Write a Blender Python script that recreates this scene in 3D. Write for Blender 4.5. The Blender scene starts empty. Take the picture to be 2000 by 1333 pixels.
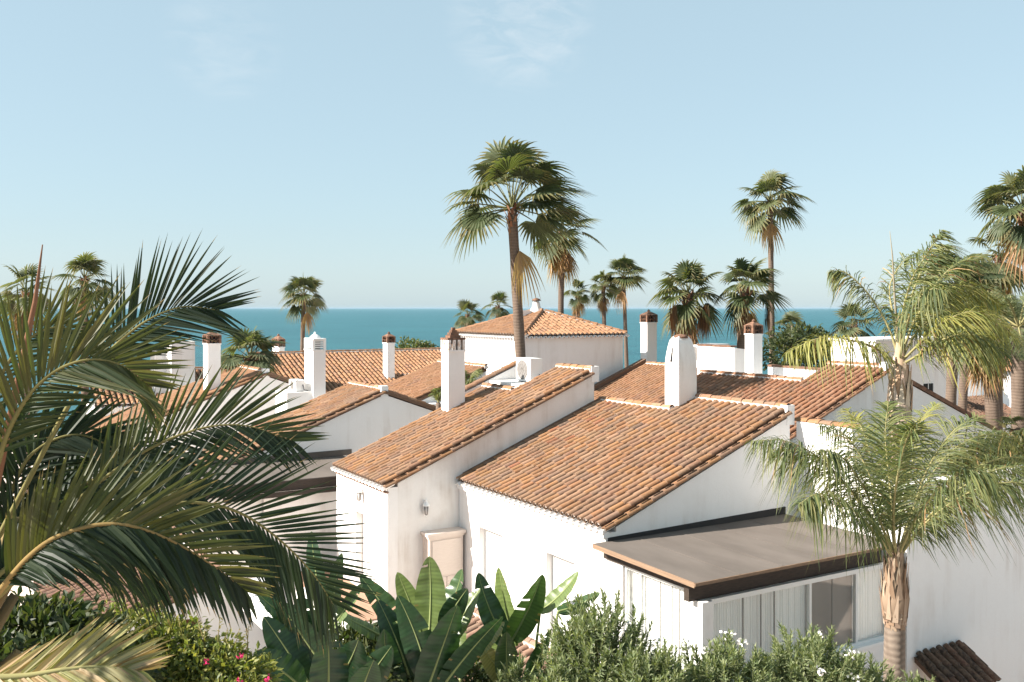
import bpy, math, random
from mathutils import Vector as V, Matrix
rad = math.radians
rnd = random.Random(7)
scn = bpy.context.scene
COL = scn.collection

# ------------------------------------------------------------------ camera
FPX = 1880.0                      # focal length in pixels of the 2000 px wide photograph
YAW = rad(31.03)                  # houses stand square to the world axes, the camera is turned
CAMZ = 10.7
cam = bpy.data.cameras.new('camera')
cam_ob = bpy.data.objects.new('camera', cam); COL.objects.link(cam_ob)
cam.sensor_width = 36.0; cam.lens = FPX / 2000 * 36
cam.shift_y = -(666.5 - 602) / 2000
cam.clip_start = 0.1; cam.clip_end = 60000
cam_ob.location = (0, 0, CAMZ)
cam_ob.rotation_euler = (rad(90), 0, -YAW)
scn.camera = cam_ob

# ------------------------------------------------------------------ sky, sun, exposure
SUN = V((-1.0, 0.31, 0.72)).normalized()          # towards the sun
SUN_EL = math.asin(SUN.z)
SUN_AZ = math.atan2(SUN.x, SUN.y)                 # clockwise from +Y
world = bpy.data.worlds.new('World'); scn.world = world; world.use_nodes = True
wn = world.node_tree; wn.nodes.clear()
wo = wn.nodes.new('ShaderNodeOutputWorld'); wb = wn.nodes.new('ShaderNodeBackground')
sky = wn.nodes.new('ShaderNodeTexSky'); sky.sky_type = 'NISHITA'; sky.sun_disc = False
sky.sun_elevation = SUN_EL; sky.sun_rotation = SUN_AZ
sky.altitude = 0; sky.air_density = 1.0; sky.dust_density = 0.6; sky.ozone_density = 1.0
hsv = wn.nodes.new('ShaderNodeHueSaturation'); hsv.inputs['Saturation'].default_value = 0.8
hsv.inputs['Hue'].default_value = 0.49
wn.links.new(sky.outputs[0], hsv.inputs['Color'])
# thin high cirrus, stretched along one direction of the sky
tcw = wn.nodes.new('ShaderNodeTexCoord'); mpw = wn.nodes.new('ShaderNodeMapping')
mpw.inputs['Rotation'].default_value = (0.2, 0.3, 0.9); mpw.inputs['Scale'].default_value = (9.0, 22.0, 34.0)
nzw = wn.nodes.new('ShaderNodeTexNoise'); nzw.inputs['Scale'].default_value = 1.6
nzw.inputs['Detail'].default_value = 7; nzw.inputs['Roughness'].default_value = 0.6; nzw.inputs['Distortion'].default_value = 0.6
crw = wn.nodes.new('ShaderNodeValToRGB')
crw.color_ramp.elements[0].position = 0.40; crw.color_ramp.elements[0].color = (0, 0, 0, 1)
crw.color_ramp.elements[1].position = 0.75; crw.color_ramp.elements[1].color = (0.75, 0.75, 0.75, 1)
mxw = wn.nodes.new('ShaderNodeMixRGB'); mxw.inputs['Color2'].default_value = (5.3, 5.4, 5.5, 1)
wn.links.new(tcw.outputs['Generated'], mpw.inputs['Vector']); wn.links.new(mpw.outputs[0], nzw.inputs['Vector'])
wn.links.new(nzw.outputs[0], crw.inputs[0])
last = None                                              # two small wisps of cirrus high over the sea
for (sx, sz, c0, c1, am) in ((0.008, 0.30, 0.9966, 0.9994, 0.42), (-0.30, 0.272, 0.9978, 0.9998, 0.22)):
    cd = (V((math.sin(YAW), math.cos(YAW), 0)) + V((math.cos(YAW), -math.sin(YAW), 0))*sx + V((0, 0, sz))).normalized()
    dt = wn.nodes.new('ShaderNodeVectorMath'); dt.operation = 'DOT_PRODUCT'; dt.inputs[1].default_value = cd
    wn.links.new(tcw.outputs['Generated'], dt.inputs[0])
    mr = wn.nodes.new('ShaderNodeMapRange'); mr.interpolation_type = 'SMOOTHSTEP'; mr.inputs[1].default_value = c0; mr.inputs[2].default_value = c1; mr.inputs[3].default_value = 0; mr.inputs[4].default_value = am
    wn.links.new(dt.outputs['Value'], mr.inputs[0])
    if last is None: last = mr.outputs[0]
    else:
        ad = wn.nodes.new('ShaderNodeMath'); ad.operation = 'ADD'; wn.links.new(last, ad.inputs[0]); wn.links.new(mr.outputs[0], ad.inputs[1]); last = ad.outputs[0]
ml = wn.nodes.new('ShaderNodeMath'); ml.operation = 'MULTIPLY'; wn.links.new(crw.outputs[0], ml.inputs[0]); wn.links.new(last, ml.inputs[1])
wn.links.new(ml.outputs[0], mxw.inputs['Fac'])
veil = wn.nodes.new('ShaderNodeMixRGB'); veil.inputs['Fac'].default_value = 0.7      # even summer haze over the whole sky
veil.inputs['Color2'].default_value = (2.72, 3.72, 4.24, 1)
wn.links.new(hsv.outputs[0], veil.inputs['Color1']); wn.links.new(veil.outputs[0], mxw.inputs['Color1'])
wn.links.new(mxw.outputs[0], wb.inputs['Color'])
wb.inputs['Strength'].default_value = 0.070
wn.links.new(wb.outputs[0], wo.inputs[0])
sl = bpy.data.lights.new('sun', 'SUN'); sl.energy = 5.0; sl.angle = rad(0.5); sl.color = (1.0, 0.94, 0.85)
sun_ob = bpy.data.objects.new('sun', sl); COL.objects.link(sun_ob)
sun_ob.rotation_euler = (-SUN).to_track_quat('-Z', 'Y').to_euler(); sun_ob.location = (-30, 6, 40)
scn.view_settings.view_transform = 'Standard'; scn.view_settings.look = 'None'
scn.view_settings.exposure = 1.45; scn.view_settings.gamma = 1.0
scn.view_settings.use_curve_mapping = False

# ------------------------------------------------------------------ helpers
FW = V((math.sin(YAW), math.cos(YAW), 0)); RT = V((math.cos(YAW), -math.sin(YAW), 0)); UP = V((0, 0, 1))
def P(px, py, d=None, x=None, y=None, z=None):
    r = FW + RT * ((px - 1000) / FPX) + UP * ((602 - py) / FPX)
    t = d if d is not None else x / r.x if x is not None else y / r.y if y is not None else (z - CAMZ) / r.z
    return V((r.x * t, r.y * t, r.z * t + CAMZ))

WLOC = {}
def link(o, parent=None):
    COL.objects.link(o)
    if parent is not None: o.parent = parent
    return o
def wloc(o): return WLOC.get(o.name, V((0, 0, 0))) if o is not None else V((0, 0, 0))
def thing(name, label, cat, loc, group=None):
    o = bpy.data.objects.new(name, None); o.empty_display_size = 0.2
    COL.objects.link(o); o.location = V(loc); WLOC[o.name] = V(loc)
    o['label'] = label; o['category'] = cat
    if group: o['group'] = group
    return o
def tag(o, label, cat, group=None):
    o['label'] = label; o['category'] = cat
    if group: o['group'] = group
    return o

class MB:
    def __init__(s): s.v = []; s.f = []; s.c = []; s.s = []; s.col = (1, 1, 1); s.smooth = False
    def face(s, idx): s.f.append(tuple(idx)); s.c.append(s.col); s.s.append(s.smooth)
    def add(s, pts): n = len(s.v); s.v.extend([tuple(p) for p in pts]); return n
    def poly(s, pts): n = s.add(pts); s.face(range(n, n + len(pts)))
    def box(s, x0, x1, y0, y1, z0, z1):
        n = s.add([(x0,y0,z0),(x1,y0,z0),(x1,y1,z0),(x0,y1,z0),(x0,y0,z1),(x1,y0,z1),(x1,y1,z1),(x0,y1,z1)])
        for q in ((3,2,1,0),(4,5,6,7),(0,1,5,4),(1,2,6,5),(2,3,7,6),(3,0,4,7)): s.face([n+i for i in q])
    def frame_box(s, c, X, Y, Z, hx, hy, hz):
        c = V(c); p = []
        for k in (-1, 1):
            for (i, j) in ((-1,-1),(1,-1),(1,1),(-1,1)): p.append(c + X*hx*i + Y*hy*j + Z*hz*k)
        n = s.add(p)
        for q in ((3,2,1,0),(4,5,6,7),(0,1,5,4),(1,2,6,5),(2,3,7,6),(3,0,4,7)): s.face([n+i for i in q])
    def extrude(s, pts, vec):
        k = len(pts); vec = V(vec)
        n = s.add([V(p) for p in pts]); m = s.add([V(p) + vec for p in pts])
        s.face(range(n, n + k)); s.face([m + k - 1 - i for i in range(k)])
        for i in range(k):
            j = (i + 1) % k; s.face((n + j, n + i, m + i, m + j))
    def tube(s, pts, radii, seg=8, cap=True):
        rings = []; prev = None; L = len(pts)
        for i in range(L):
            t = (V(pts[min(i+1, L-1)]) - V(pts[max(i-1, 0)]))
            t = t.normalized() if t.length > 1e-9 else V((0, 0, 1))
            a = prev if prev is not None else (V((1, 0, 0)) if abs(t.x) < 0.9 else V((0, 1, 0)))
            a = (a - t * a.dot(t)).normalized(); prev = a; b = t.cross(a)
            r = radii[i] if hasattr(radii, '__len__') else radii
            rings.append(s.add([V(pts[i]) + (a * math.cos(6.28319*k/seg) + b * math.sin(6.28319*k/seg)) * r for k in range(seg)]))
        sm = s.smooth; s.smooth = True
        for i in range(L - 1):
            for k in range(seg):
                s.face((rings[i]+k, rings[i]+(k+1)%seg, rings[i+1]+(k+1)%seg, rings[i+1]+k))
        s.smooth = sm
        if cap:
            s.face([rings[0]+seg-1-k for k in range(seg)]); s.face([rings[-1]+k for k in range(seg)])
    def lathe(s, c, prof, seg=16):          # prof: (r, z) from bottom up, about a vertical axis
        s.tube([(c[0], c[1], c[2] + z) for r, z in prof], [max(r, 1e-4) for r, z in prof], seg)
    def mesh(s, name, off=V((0, 0, 0))):
        me = bpy.data.meshes.new(name)
        ox, oy, oz = off
        me.from_pydata([(a-ox, b-oy, c-oz) for a, b, c in s.v], [], s.f)
        at = me.attributes.new('Col', 'FLOAT_COLOR', 'FACE')
        flat = []
        for c in s.c: flat.extend((c[0], c[1], c[2], 1.0))
        at.data.foreach_set('color', flat)
        me.polygons.foreach_set('use_smooth', s.s)
        me.update(); return me
    def build(s, name, mat, parent=None, kind=None):
        off = wloc(parent)
        o = bpy.data.objects.new(name, s.mesh(name, off)); o.data.materials.append(mat)
        link(o, parent); WLOC[o.name] = off.copy()
        if kind: o['kind'] = kind
        return o

def jit(c, a, r=rnd):
    k = 1 + r.uniform(-a, a); return (c[0]*k*(1 + r.uniform(-a, a)*.3), c[1]*k, c[2]*k*(1 + r.uniform(-a, a)*.3))
def mixc(a, b, t): return tuple(a[i]*(1-t) + b[i]*t for i in range(3))

# ------------------------------------------------------------------ materials
def mat(name, col=(0.8, 0.8, 0.8), rough=0.8, spec=0.3, attr=False, build=None, metallic=0.0):
    m = bpy.data.materials.new(name); m.use_nodes = True
    nt = m.node_tree; b = nt.nodes['Principled BSDF']
    b.inputs['Base Color'].default_value = (*col, 1); b.inputs['Roughness'].default_value = rough
    b.inputs['Specular IOR Level'].default_value = spec; b.inputs['Metallic'].default_value = metallic
    if build: build(nt, b)
    return m
def N(nt, t, **k):
    n = nt.nodes.new(t)
    for a, v in k.items():
        if a in n.inputs: n.inputs[a].default_value = v
        else: setattr(n, a, v)
    return n
def pos(nt, scale=(1, 1, 1)):
    g = nt.nodes.new('ShaderNodeNewGeometry'); m = nt.nodes.new('ShaderNodeMapping')
    m.inputs['Scale'].default_value = scale; nt.links.new(g.outputs['Position'], m.inputs['Vector']); return m.outputs[0]
def noise(nt, scale, detail=4, sc=(1, 1, 1), rough=0.55):
    n = N(nt, 'ShaderNodeTexNoise', Scale=scale, Detail=detail, Roughness=rough)
    nt.links.new(pos(nt, sc), n.inputs['Vector']); return n.outputs[0]
def ramp(nt, src, p0, c0, p1, c1):
    r = nt.nodes.new('ShaderNodeValToRGB'); e = r.color_ramp.elements
    e[0].position = p0; e[0].color = (*c0, 1) if len(c0) == 3 else c0
    e[1].position = p1; e[1].color = (*c1, 1) if len(c1) == 3 else c1
    nt.links.new(src, r.inputs[0]); return r.outputs[0]
def mixn(nt, fac, a, b, mode='MIX'):
    m = nt.nodes.new('ShaderNodeMixRGB'); m.blend_type = mode
    for i, v in enumerate((fac, a, b)):
        if hasattr(v, 'is_linked') or hasattr(v, 'node'): nt.links.new(v, m.inputs[i])
        else: m.inputs[i].default_value = v if i == 0 else (*v, 1)
    return m.outputs[0]
def bump(nt, b, src, strength=0.3, dist=0.02):
    n = N(nt, 'ShaderNodeBump', Strength=strength, Distance=dist)
    nt.links.new(src, n.inputs['Height']); nt.links.new(n.outputs[0], b.inputs['Normal'])
def attrcol(nt, k=1.0):
    a = nt.nodes.new('ShaderNodeAttribute'); a.attribute_name = 'Col'
    return a.outputs['Color'] if k == 1.0 else mixn(nt, 1.0, a.outputs['Color'], (k*.97, k*1.02, k*1.1), 'MULTIPLY')

def stucco(name, base=(0.80, 0.775, 0.755), dirt=(0.50, 0.42, 0.36), amount=0.7):
    def f(nt, b):
        s1 = noise(nt, 1.0, 6, (3.2, 3.2, 0.35), 0.6)          # rain streaks running down the wall
        s2 = noise(nt, 0.9, 5)                                  # broad patches
        s3 = noise(nt, 11, 4)
        k1 = ramp(nt, s1, 0.46, (0, 0, 0), 0.80, (amount,)*3)
        k2 = ramp(nt, s2, 0.40, (0, 0, 0), 0.7, (1, 1, 1))
        m = mixn(nt, 1.0, k1, k2, 'MULTIPLY')
        c = mixn(nt, m, base, dirt)
        c = mixn(nt, ramp(nt, s3, 0.35, (0, 0, 0), 0.75, (0.10,)*3), c, mixc(base, dirt, .5))
        nt.links.new(c, b.inputs['Base Color'])
        bump(nt, b, noise(nt, 26, 5), 0.35, 0.012)
    return mat(name, base, 0.92, 0.15, build=f)
M = {}
M['stucco'] = stucco('white_stucco')
M['stucco_old'] = stucco('weathered_white_stucco', (0.76, 0.73, 0.70), (0.36, 0.27, 0.20), 0.9)
M['paint'] = stucco('white_lime_paint', (0.82, 0.80, 0.78), (0.55, 0.50, 0.46), 0.4)
def mortar_f(nt, b):
    c = mixn(nt, ramp(nt, noise(nt, 9, 5), 0.42, (0, 0, 0), 0.68, (1, 1, 1)), (0.76, 0.73, 0.70), (0.46, 0.31, 0.22))
    nt.links.new(c, b.inputs['Base Color']); bump(nt, b, noise(nt, 30, 4), 0.8, 0.02)
M['mortar'] = mat('lime_mortar', rough=0.95, spec=0.1, build=mortar_f)
def tile_f(dark):
    def f(nt, b):
        c = attrcol(nt, 0.60)
        n1 = noise(nt, 1.1, 4); n2 = noise(nt, 16, 5, rough=0.65); n3 = noise(nt, 48, 4, rough=.7)
        c = mixn(nt, ramp(nt, n2, 0.38, (0, 0, 0), 0.72, (0.55,)*3), c, (0.33, 0.22, 0.145))     # pale bloom
        lich = mixn(nt, 1.0, ramp(nt, n3, 0.50, (0, 0, 0), 0.60, (1, 1, 1)), ramp(nt, n1, 0.46, (0.05,)*3, 0.66, (1, 1, 1)), 'MULTIPLY')
        lich2 = mixn(nt, 1.0, lich, (dark,)*3, 'MULTIPLY')
        c = mixn(nt, lich2, c, (0.045, 0.036, 0.028))
        nt.links.new(c, b.inputs['Base Color']); bump(nt, b, n3, 0.5, 0.008)
    return f
M['tile'] = mat('terracotta_tile', rough=0.9, spec=0.15, build=tile_f(0.8))
M['tile_far'] = mat('newer_terracotta_tile', rough=0.9, spec=0.15, build=tile_f(0.3))
M['deck'] = mat('roof_bedding', (0.16, 0.10, 0.07), 0.95, 0.1)
def felt_f(nt, b):
    c = mixn(nt, ramp(nt, noise(nt, 1.6, 5, (1, .35, 1)), 0.35, (0, 0, 0), 0.7, (1, 1, 1)), (0.115, 0.096, 0.083), (0.155, 0.130, 0.113))
    c = mixn(nt, ramp(nt, noise(nt, 40, 3), 0.5, (0, 0, 0), 0.75, (0.5,)*3), c, (0.115, 0.097, 0.083))
    nt.links.new(c, b.inputs['Base Color']); bump(nt, b, noise(nt, 60, 3), 0.3, 0.006)
M['felt'] = mat('grey_roofing_felt', rough=0.85, spec=0.2, build=felt_f)
def wood_f(c0, c1):
    def f(nt, b):
        c = mixn(nt, ramp(nt, noise(nt, 7, 5, (1, .2, 6)), 0.35, (0, 0, 0), 0.7, (1, 1, 1)), c0, c1)
        nt.links.new(c, b.inputs['Base Color'])
    return f
M['felt_dark'] = mat('shaded_bitumen', (0.035, 0.033, 0.033), 0.8, 0.2)  # flashing upstand; shadow strip at the wall foot is put into its colour
M['darkwood'] = mat('dark_stained_timber', rough=0.7, build=wood_f((0.030, 0.022, 0.018), (0.055, 0.038, 0.028)))
M['edgewood'] = mat('weathered_roof_edge', rough=0.85, build=wood_f((0.26, 0.17, 0.11), (0.17, 0.11, 0.075)))
M['beige'] = mat('beige_cabinet_paint', rough=0.6, build=wood_f((0.60, 0.51, 0.445), (0.64, 0.55, 0.485)))
M['seal'] = mat('grey_glass_edge', (0.26, 0.24, 0.22), 0.5, 0.3)
M['frame'] = mat('white_aluminium', (0.74, 0.73, 0.71), 0.45, 0.4)
def curtain_f(nt, b):
    w = N(nt, 'ShaderNodeTexWave', Scale=5.5, Distortion=2.0, Detail=2)
    nt.links.new(pos(nt, (1, 1, 0.03)), w.inputs['Vector'])
    c = mixn(nt, w.outputs[1], (0.80, 0.79, 0.77), (0.88, 0.87, 0.85)); nt.links.new(c, b.inputs['Base Color'])
    bump(nt, b, w.outputs[1], 0.5, 0.02)
M['curtain'] = mat('white_curtain', rough=0.95, spec=0.1, build=curtain_f)
M['blind'] = mat('taupe_blind', (0.30, 0.255, 0.225), 0.9, 0.1)
def glass_f(nt, b):
    out = nt.nodes['Material Output']; gl = N(nt, 'ShaderNodeBsdfGlossy', Roughness=0.03); tr = N(nt, 'ShaderNodeBsdfTransparent')
    tr.inputs[0].default_value = (0.985, 0.995, 0.99, 1); lw = N(nt, 'ShaderNodeLayerWeight', Blend=0.5); mx = nt.nodes.new('ShaderNodeMixShader')
    pw = N(nt, 'ShaderNodeMath', operation='POWER'); pw.inputs[1].default_value = 3.5; nt.links.new(lw.outputs['Facing'], pw.inputs[0])
    ma = N(nt, 'ShaderNodeMath', operation='MULTIPLY_ADD'); ma.inputs[1].default_value = 0.8; ma.inputs[2].default_value = 0.045; nt.links.new(pw.outputs[0], ma.inputs[0])
    nt.links.new(ma.outputs[0], mx.inputs[0]); nt.links.new(tr.outputs[0], mx.inputs[1]); nt.links.new(gl.outputs[0], mx.inputs[2])
    nt.links.new(mx.outputs[0], out.inputs[0])
M['glass'] = mat('window_glass', build=glass_f)
M['black'] = mat('black_void_paint', (0.012, 0.012, 0.013), 0.8)
M['plastic'] = mat('white_enamel', (0.75, 0.74, 0.72), 0.4, 0.4)
M['grille'] = mat('grey_fan_grille', (0.20, 0.185, 0.175), 0.5, 0.4)
M['greymetal'] = mat('zinc_flashing', (0.16, 0.16, 0.165), 0.6, 0.4)
def brick_f(nt, b):
    c = mixn(nt, ramp(nt, noise(nt, 8, 5), 0.4, (0, 0, 0), 0.65, (1, 1, 1)), (0.22, 0.12, 0.08), (0.10, 0.063, 0.047))
    nt.links.new(c, b.inputs['Base Color']); bump(nt, b, noise(nt, 35, 3), 0.6, 0.01)
M['brick'] = mat('aged_brick', rough=0.95, spec=0.1, build=brick_f)
M['floor'] = mat('terracotta_floor', rough=0.8, build=wood_f((0.34, 0.20, 0.13), (0.28, 0.165, 0.11)))
M['brownwall'] = mat('brown_painted_wall', (0.15, 0.065, 0.05), 0.9, 0.1)
def leaf(name, rough=0.5, trans=0.28, spec=0.35):
    def f(nt, b):
        c = attrcol(nt); n = noise(nt, 7, 3)
        c = mixn(nt, ramp(nt, n, 0.3, (0.75,)*3, 0.7, (1.15,)*3), c, c) if False else c
        nt.links.new(c, b.inputs['Base Color'])
        out = nt.nodes['Material Output']; t = nt.nodes.new('ShaderNodeBsdfTranslucent'); mx = N(nt, 'ShaderNodeMixShader')
        mx.inputs[0].default_value = trans
        tc = mixn(nt, 1.0, c, (1.5, 1.6, 0.55), 'MULTIPLY'); nt.links.new(tc, t.inputs[0])
        nt.links.new(b.outputs[0], mx.inputs[1]); nt.links.new(t.outputs[0], mx.inputs[2]); nt.links.new(mx.outputs[0], out.inputs[0])
    return mat(name, rough=rough, spec=spec, build=f)
M['leaf'] = leaf('palm_leaf', 0.5, 0.30, 0.25)
M['leaf_soft'] = leaf('shrub_leaf', 0.5, 0.30, 0.3)
M['leaf_big'] = leaf('broad_glossy_leaf', 0.33, 0.25, 0.45)
def trunk_f(nt, b):
    w = N(nt, 'ShaderNodeTexWave', Scale=3.2, Distortion=3.5, Detail=3); w.wave_type = 'BANDS'; w.bands_direction = 'Z'
    nt.links.new(pos(nt), w.inputs['Vector'])
    c = mixn(nt, w.outputs[1], attrcol(nt), (0.07, 0.05, 0.04)); c = mixn(nt, 0.32, attrcol(nt), c)
    c = mixn(nt, ramp(nt, noise(nt, 3, 5, (3, 3, .6)), 0.4, (0, 0, 0), 0.75, (0.6,)*3), c, (0.09, 0.065, 0.05))
    nt.links.new(c, b.inputs['Base Color']); bump(nt, b, w.outputs[1], 0.3, 0.02)
M['trunk'] = mat('palm_bark', rough=0.95, spec=0.1, build=trunk_f)
def col_f(nt, b): nt.links.new(attrcol(nt), b.inputs['Base Color'])
M['husk'] = mat('dry_leaf_base', rough=0.9, spec=0.1, build=col_f)
def sea_f(nt, b):
    n1 = noise(nt, 0.02, 8, (0.5, 1.4, 1), 0.72); n2 = noise(nt, 0.45, 6, (0.5, 1.6, 1), 0.65)
    c = mixn(nt, ramp(nt, n1, 0.3, (0, 0, 0), 0.7, (1, 1, 1)), (0.015, 0.080, 0.105), (0.030, 0.138, 0.162))
    c = mixn(nt, ramp(nt, noise(nt, 0.35, 8, (0.35, 1.0, 1), 0.7), 0.72, (0, 0, 0), 0.78, (0.8,)*3), c, (0.6, 0.68, 0.68))
    nt.links.new(c, b.inputs['Base Color']); bump(nt, b, n2, 1.0, 1.2)
M['sea'] = mat('sea_water', rough=0.55, spec=0.35, build=sea_f)
def ground_f(nt, b):
    c = mixn(nt, ramp(nt, noise(nt, 0.25, 6), 0.45, (0, 0, 0), 0.6, (1, 1, 1)), (0.66, 0.55, 0.48), (0.60, 0.49, 0.42))
    nt.links.new(c, b.inputs['Base Color']); bump(nt, b, noise(nt, 6, 5), 0.4, 0.03)
M['ground'] = mat('pale_bounce_ground', rough=1.0, spec=0.05, build=ground_f)  # mostly unseen ground, made pale to bounce warm light onto shaded walls
hm = bpy.data.materials.new('sea_haze'); hm.use_nodes = True; hm.node_tree.nodes.clear()
_o = hm.node_tree.nodes.new('ShaderNodeOutputMaterial'); _v = hm.node_tree.nodes.new('ShaderNodeVolumePrincipled')
_v.inputs['Color'].default_value = (0.42, 0.57, 0.69, 1); _v.inputs['Density'].default_value = 0.00005
hm.node_tree.links.new(_v.outputs[0], _o.inputs['Volume']); M['haze'] = hm
M['petal_white'] = mat('white_petal', (0.78, 0.74, 0.72), 0.7)
M['petal_pink'] = mat('magenta_petal', (0.55, 0.02, 0.12), 0.7)

# ------------------------------------------------------------------ ground and sea
def quad(name, pts, m):
    b = MB(); b.poly(pts); o = b.build(name, m); o['kind'] = 'structure'; return o
def rectF(d0, d1, s0, s1, z): return [FW*d0 + RT*s0 + UP*z, FW*d0 + RT*s1 + UP*z, FW*d1 + RT*s1 + UP*z, FW*d1 + RT*s0 + UP*z]
quad('ground', rectF(-60, 82, -120, 160, 0.0), M['ground'])
quad('sea', rectF(60, 40000, -30000, 30000, -2.0), M['sea'])
b = MB(); b.extrude([FW*-6 + RT*-16 + UP*0, FW*15.2 + RT*-16 + UP*0, FW*15.2 + RT*1.5 + UP*0, FW*16.2 + RT*8.2, FW*16.2 + RT*20, FW*-6 + RT*20][::-1], (0, 0, 3.6))
o = b.build('garden_bank', M['ground']); o['kind'] = 'structure'

# ------------------------------------------------------------------ barrel tiles
PITCH, EXPO, TLEN = 0.224, 0.35, 0.42
TONES = [((0.46, 0.21, 0.095), 5), ((0.43, 0.235, 0.13), 5), ((0.50, 0.235, 0.10), 3), ((0.40, 0.20, 0.115), 4), ((0.36, 0.205, 0.13), 1.6), ((0.24, 0.15, 0.105), 0.35), ((0.54, 0.30, 0.17), 2), ((0.44, 0.155, 0.075), 0.7)]
FAR_T = [((0.47, 0.22, 0.105), 5), ((0.44, 0.205, 0.10), 4), ((0.50, 0.25, 0.13), 3), ((0.38, 0.19, 0.11), 1)]
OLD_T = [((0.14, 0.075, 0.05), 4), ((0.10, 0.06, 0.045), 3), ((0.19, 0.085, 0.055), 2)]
def pick(t, r=rnd):
    x = r.uniform(0, sum(w for _, w in t))
    for c, w in t:
        x -= w
        if x <= 0: return c
    return t[-1][0]
def tile_geo(mb, fr, seg=7, r0=0.079, r1=0.071, L=TLEN, lift=0.019, th=0.014):
    """half round cover tile: fr(s,u,n) -> point"""
    def ring(s, r, n0): return [fr(s, r*math.cos(math.pi*k/seg), n0 + r*math.sin(math.pi*k/seg)*1.0) for k in range(seg+1)]
    a = mb.add(ring(0, r0, lift)); c = mb.add(ring(L, r1, 0.0)); 
    a2 = mb.add(ring(0, r0, lift)); i0 = mb.add(ring(0, r0-th, lift)); i1 = mb.add(ring(L*.35, r0-th-.004, lift*.7))
    i0b = mb.add(ring(0, r0-th, lift))
    base = mb.col; rim = mixc(base, (0.62, 0.50, 0.40), .4)
    for k in range(seg):
        mb.col = base; mb.smooth = True; mb.face((a+k+1, a+k, c+k, c+k+1)); mb.face((i0b+k, i0b+k+1, i1+k+1, i1+k))
        mb.smooth = False; mb.col = rim; mb.face((a2+k, a2+k+1, i0+k+1, i0+k))
    mb.col = base
_tm = {}
def tile_meshes(key, tones, material, n=26):
    if key not in _tm:
        r = random.Random(sum(map(ord, key)) + 3); out = []
        for i in range(n):
            mb = MB(); mb.col = jit(pick(tones, r), 0.09, r)
            k = r.uniform(.96, 1.04); w = r.uniform(-.006, .006)
            tile_geo(mb, lambda s, u, n_: (s*k, u + w*s, n_), r0=0.079*r.uniform(.95, 1.06))
            me = mb.mesh('tile'); me.materials.append(material); out.append(me)
        _tm[key] = out
    return _tm[key]
_shared = {}
def shared(name, fn, material):
    if name not in _shared:
        mb = MB(); fn(mb); me = mb.mesh(name); me.materials.append(material); _shared[name] = me
    return _shared[name]
def put(name, me, parent, p, X, Z):
    """object with local x along X and local z near Z at world point p"""
    X = X.normalized(); Y = Z.cross(X).normalized(); Zz = X.cross(Y)
    o = bpy.data.objects.new(name, me)
    m = Matrix((X, Y, Zz)).transposed().to_4x4(); m.translation = p - wloc(parent)
    o.matrix_local = m; o.parent = parent; COL.objects.link(o); return o

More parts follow.
